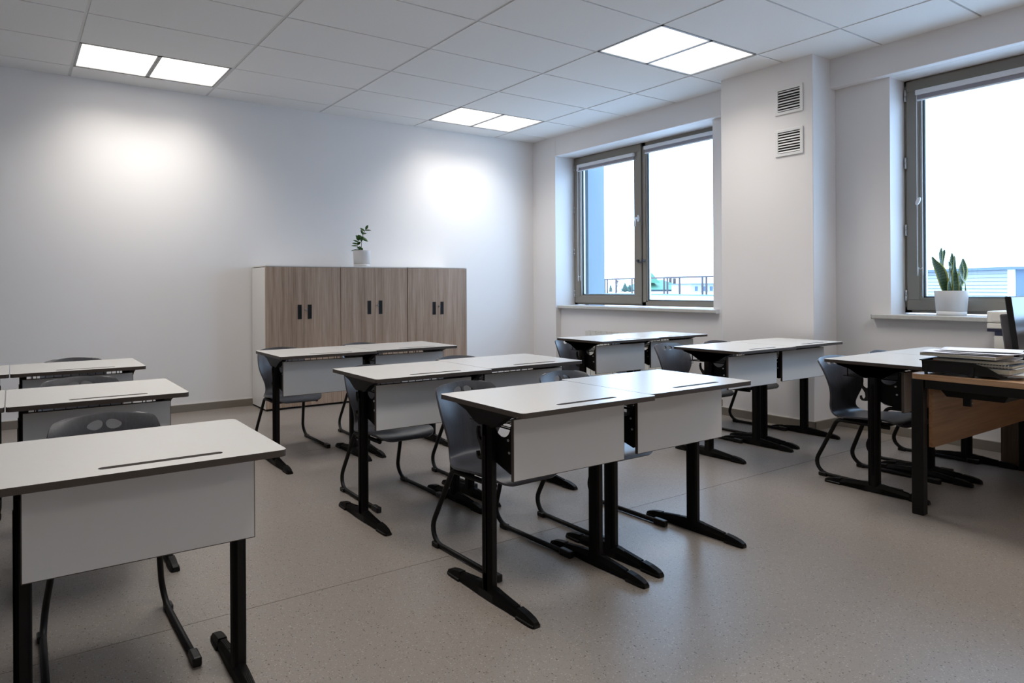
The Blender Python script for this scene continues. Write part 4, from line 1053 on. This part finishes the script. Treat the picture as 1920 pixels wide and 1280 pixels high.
# trees
def conifer(px, h, depth, label, wide=0.28):
    c = at(px, 549, depth); k_ = depth/1205.43; o = empty('conifer_tree', (c.x, c.y, 0.6)); tag(o, label, 'tree', 'trees beyond the flat roof')
    m = MB(); n = 7
    for q in range(n):
        z0 = h*k_*(0.08+0.86*q/n); r = h*k_*wide*(1-q/n)+0.05; rg = []
        for a in range(18):
            rr_ = r*(1.0 if a % 2 else 0.62)*(0.85+0.3*random.random()); rg.append((rr_*math.cos(2*PI*a/18), rr_*math.sin(2*PI*a/18), z0))
        m.loft([rg, [(0.02*math.cos(2*PI*a/18), 0.02*math.sin(2*PI*a/18), z0+h*k_*0.24) for a in range(18)]])
    m.build('crown', 'tree', o); MB().tube([(0, 0, -0.2), (0, 0, h*k_*0.3)], 0.15, 6).build('trunk', 'twig', o)
conifer(1128, 15, 70, 'small pointed conifer at the left of the far window view')
conifer(1145, 13, 72, 'second small conifer right of the first one outside')
conifer(1172, 17, 68, 'larger round topped evergreen behind the railing', 0.55)
conifer(1181, 14, 69, 'evergreen merging with the larger round topped one', 0.5)
c = at(1157, 549, 66); bt = empty('bare_tree', (c.x, c.y, 0.6)); tag(bt, 'bare branching tree rising behind the railing', 'tree')
k_ = 66/1205.43; m = MB()
def br_(p, d, l, r, n):
    q = p+d*l; m.tube([p, q], [r, r*0.7], 4, caps=False)
    if n:
        for _ in range(3):
            dd = (d+Vector((random.uniform(-.7, .7), random.uniform(-.7, .7), random.uniform(-.1, .5)))).normalized(); br_(q, dd, l*0.68, r*0.65, n-1)
br_(Vector((0, 0, 0)), Vector((0, 0, 1)), 9*k_, 0.07, 4); m.build('branches', 'twig', bt)
# sided building seen in window 2
A = at(1700, 552, 30); Bq = at(1905, 556, 24)
d2 = Vector((Bq.x-A.x, Bq.y-A.y, 0)); L2 = d2.length; an2 = math.atan2(d2.y, d2.x)
sb = empty('sided_building', (A.x, A.y, 0.6), an2); tag(sb, 'white building with horizontal siding and flat roof outside the right window', 'building')
ztop = (at(1905, 505, 24).z-0.6)
core = MB(); core.box(-6, L2+0.0, 0.12, 8, 0.0, ztop); core.build('wall_core', 'siding', sb)
nb = 8
for k in range(nb):
    me = MB().prism([(0.0, 0), (0.10, 0), (0.10, ztop/nb-0.012), (0.06, ztop/nb-0.012)], -6, L2-0.35, 'X')
    o = me.build('siding_board', 'siding', sb, (0, 0.0, 0.0+k*ztop/nb))
MB().box(L2-0.34, L2-0.02, -0.03, 0.13, 0, ztop).build('corner_trim', 'snow', sb)
MB().box(L2, L2+0.05, 0.0, 8, 0, ztop).build('side_wall', 'siding_d', sb)
MB().box(-6.3, L2+0.3, -0.35, 8.3, ztop, ztop+0.10).build('roof_slab', 'siding_d', sb)
MB().box(-6.3, L2+0.3, -0.36, 8.3, ztop+0.10, ztop+0.16).build('roof_edge', 'snow', sb)
for xx in (L2*0.3, L2*0.36):
    MB().tube([(xx, -1.5, 0), (xx, -1.5, 1.2)], 0.03, 6).build('pole', 'rail', sb)
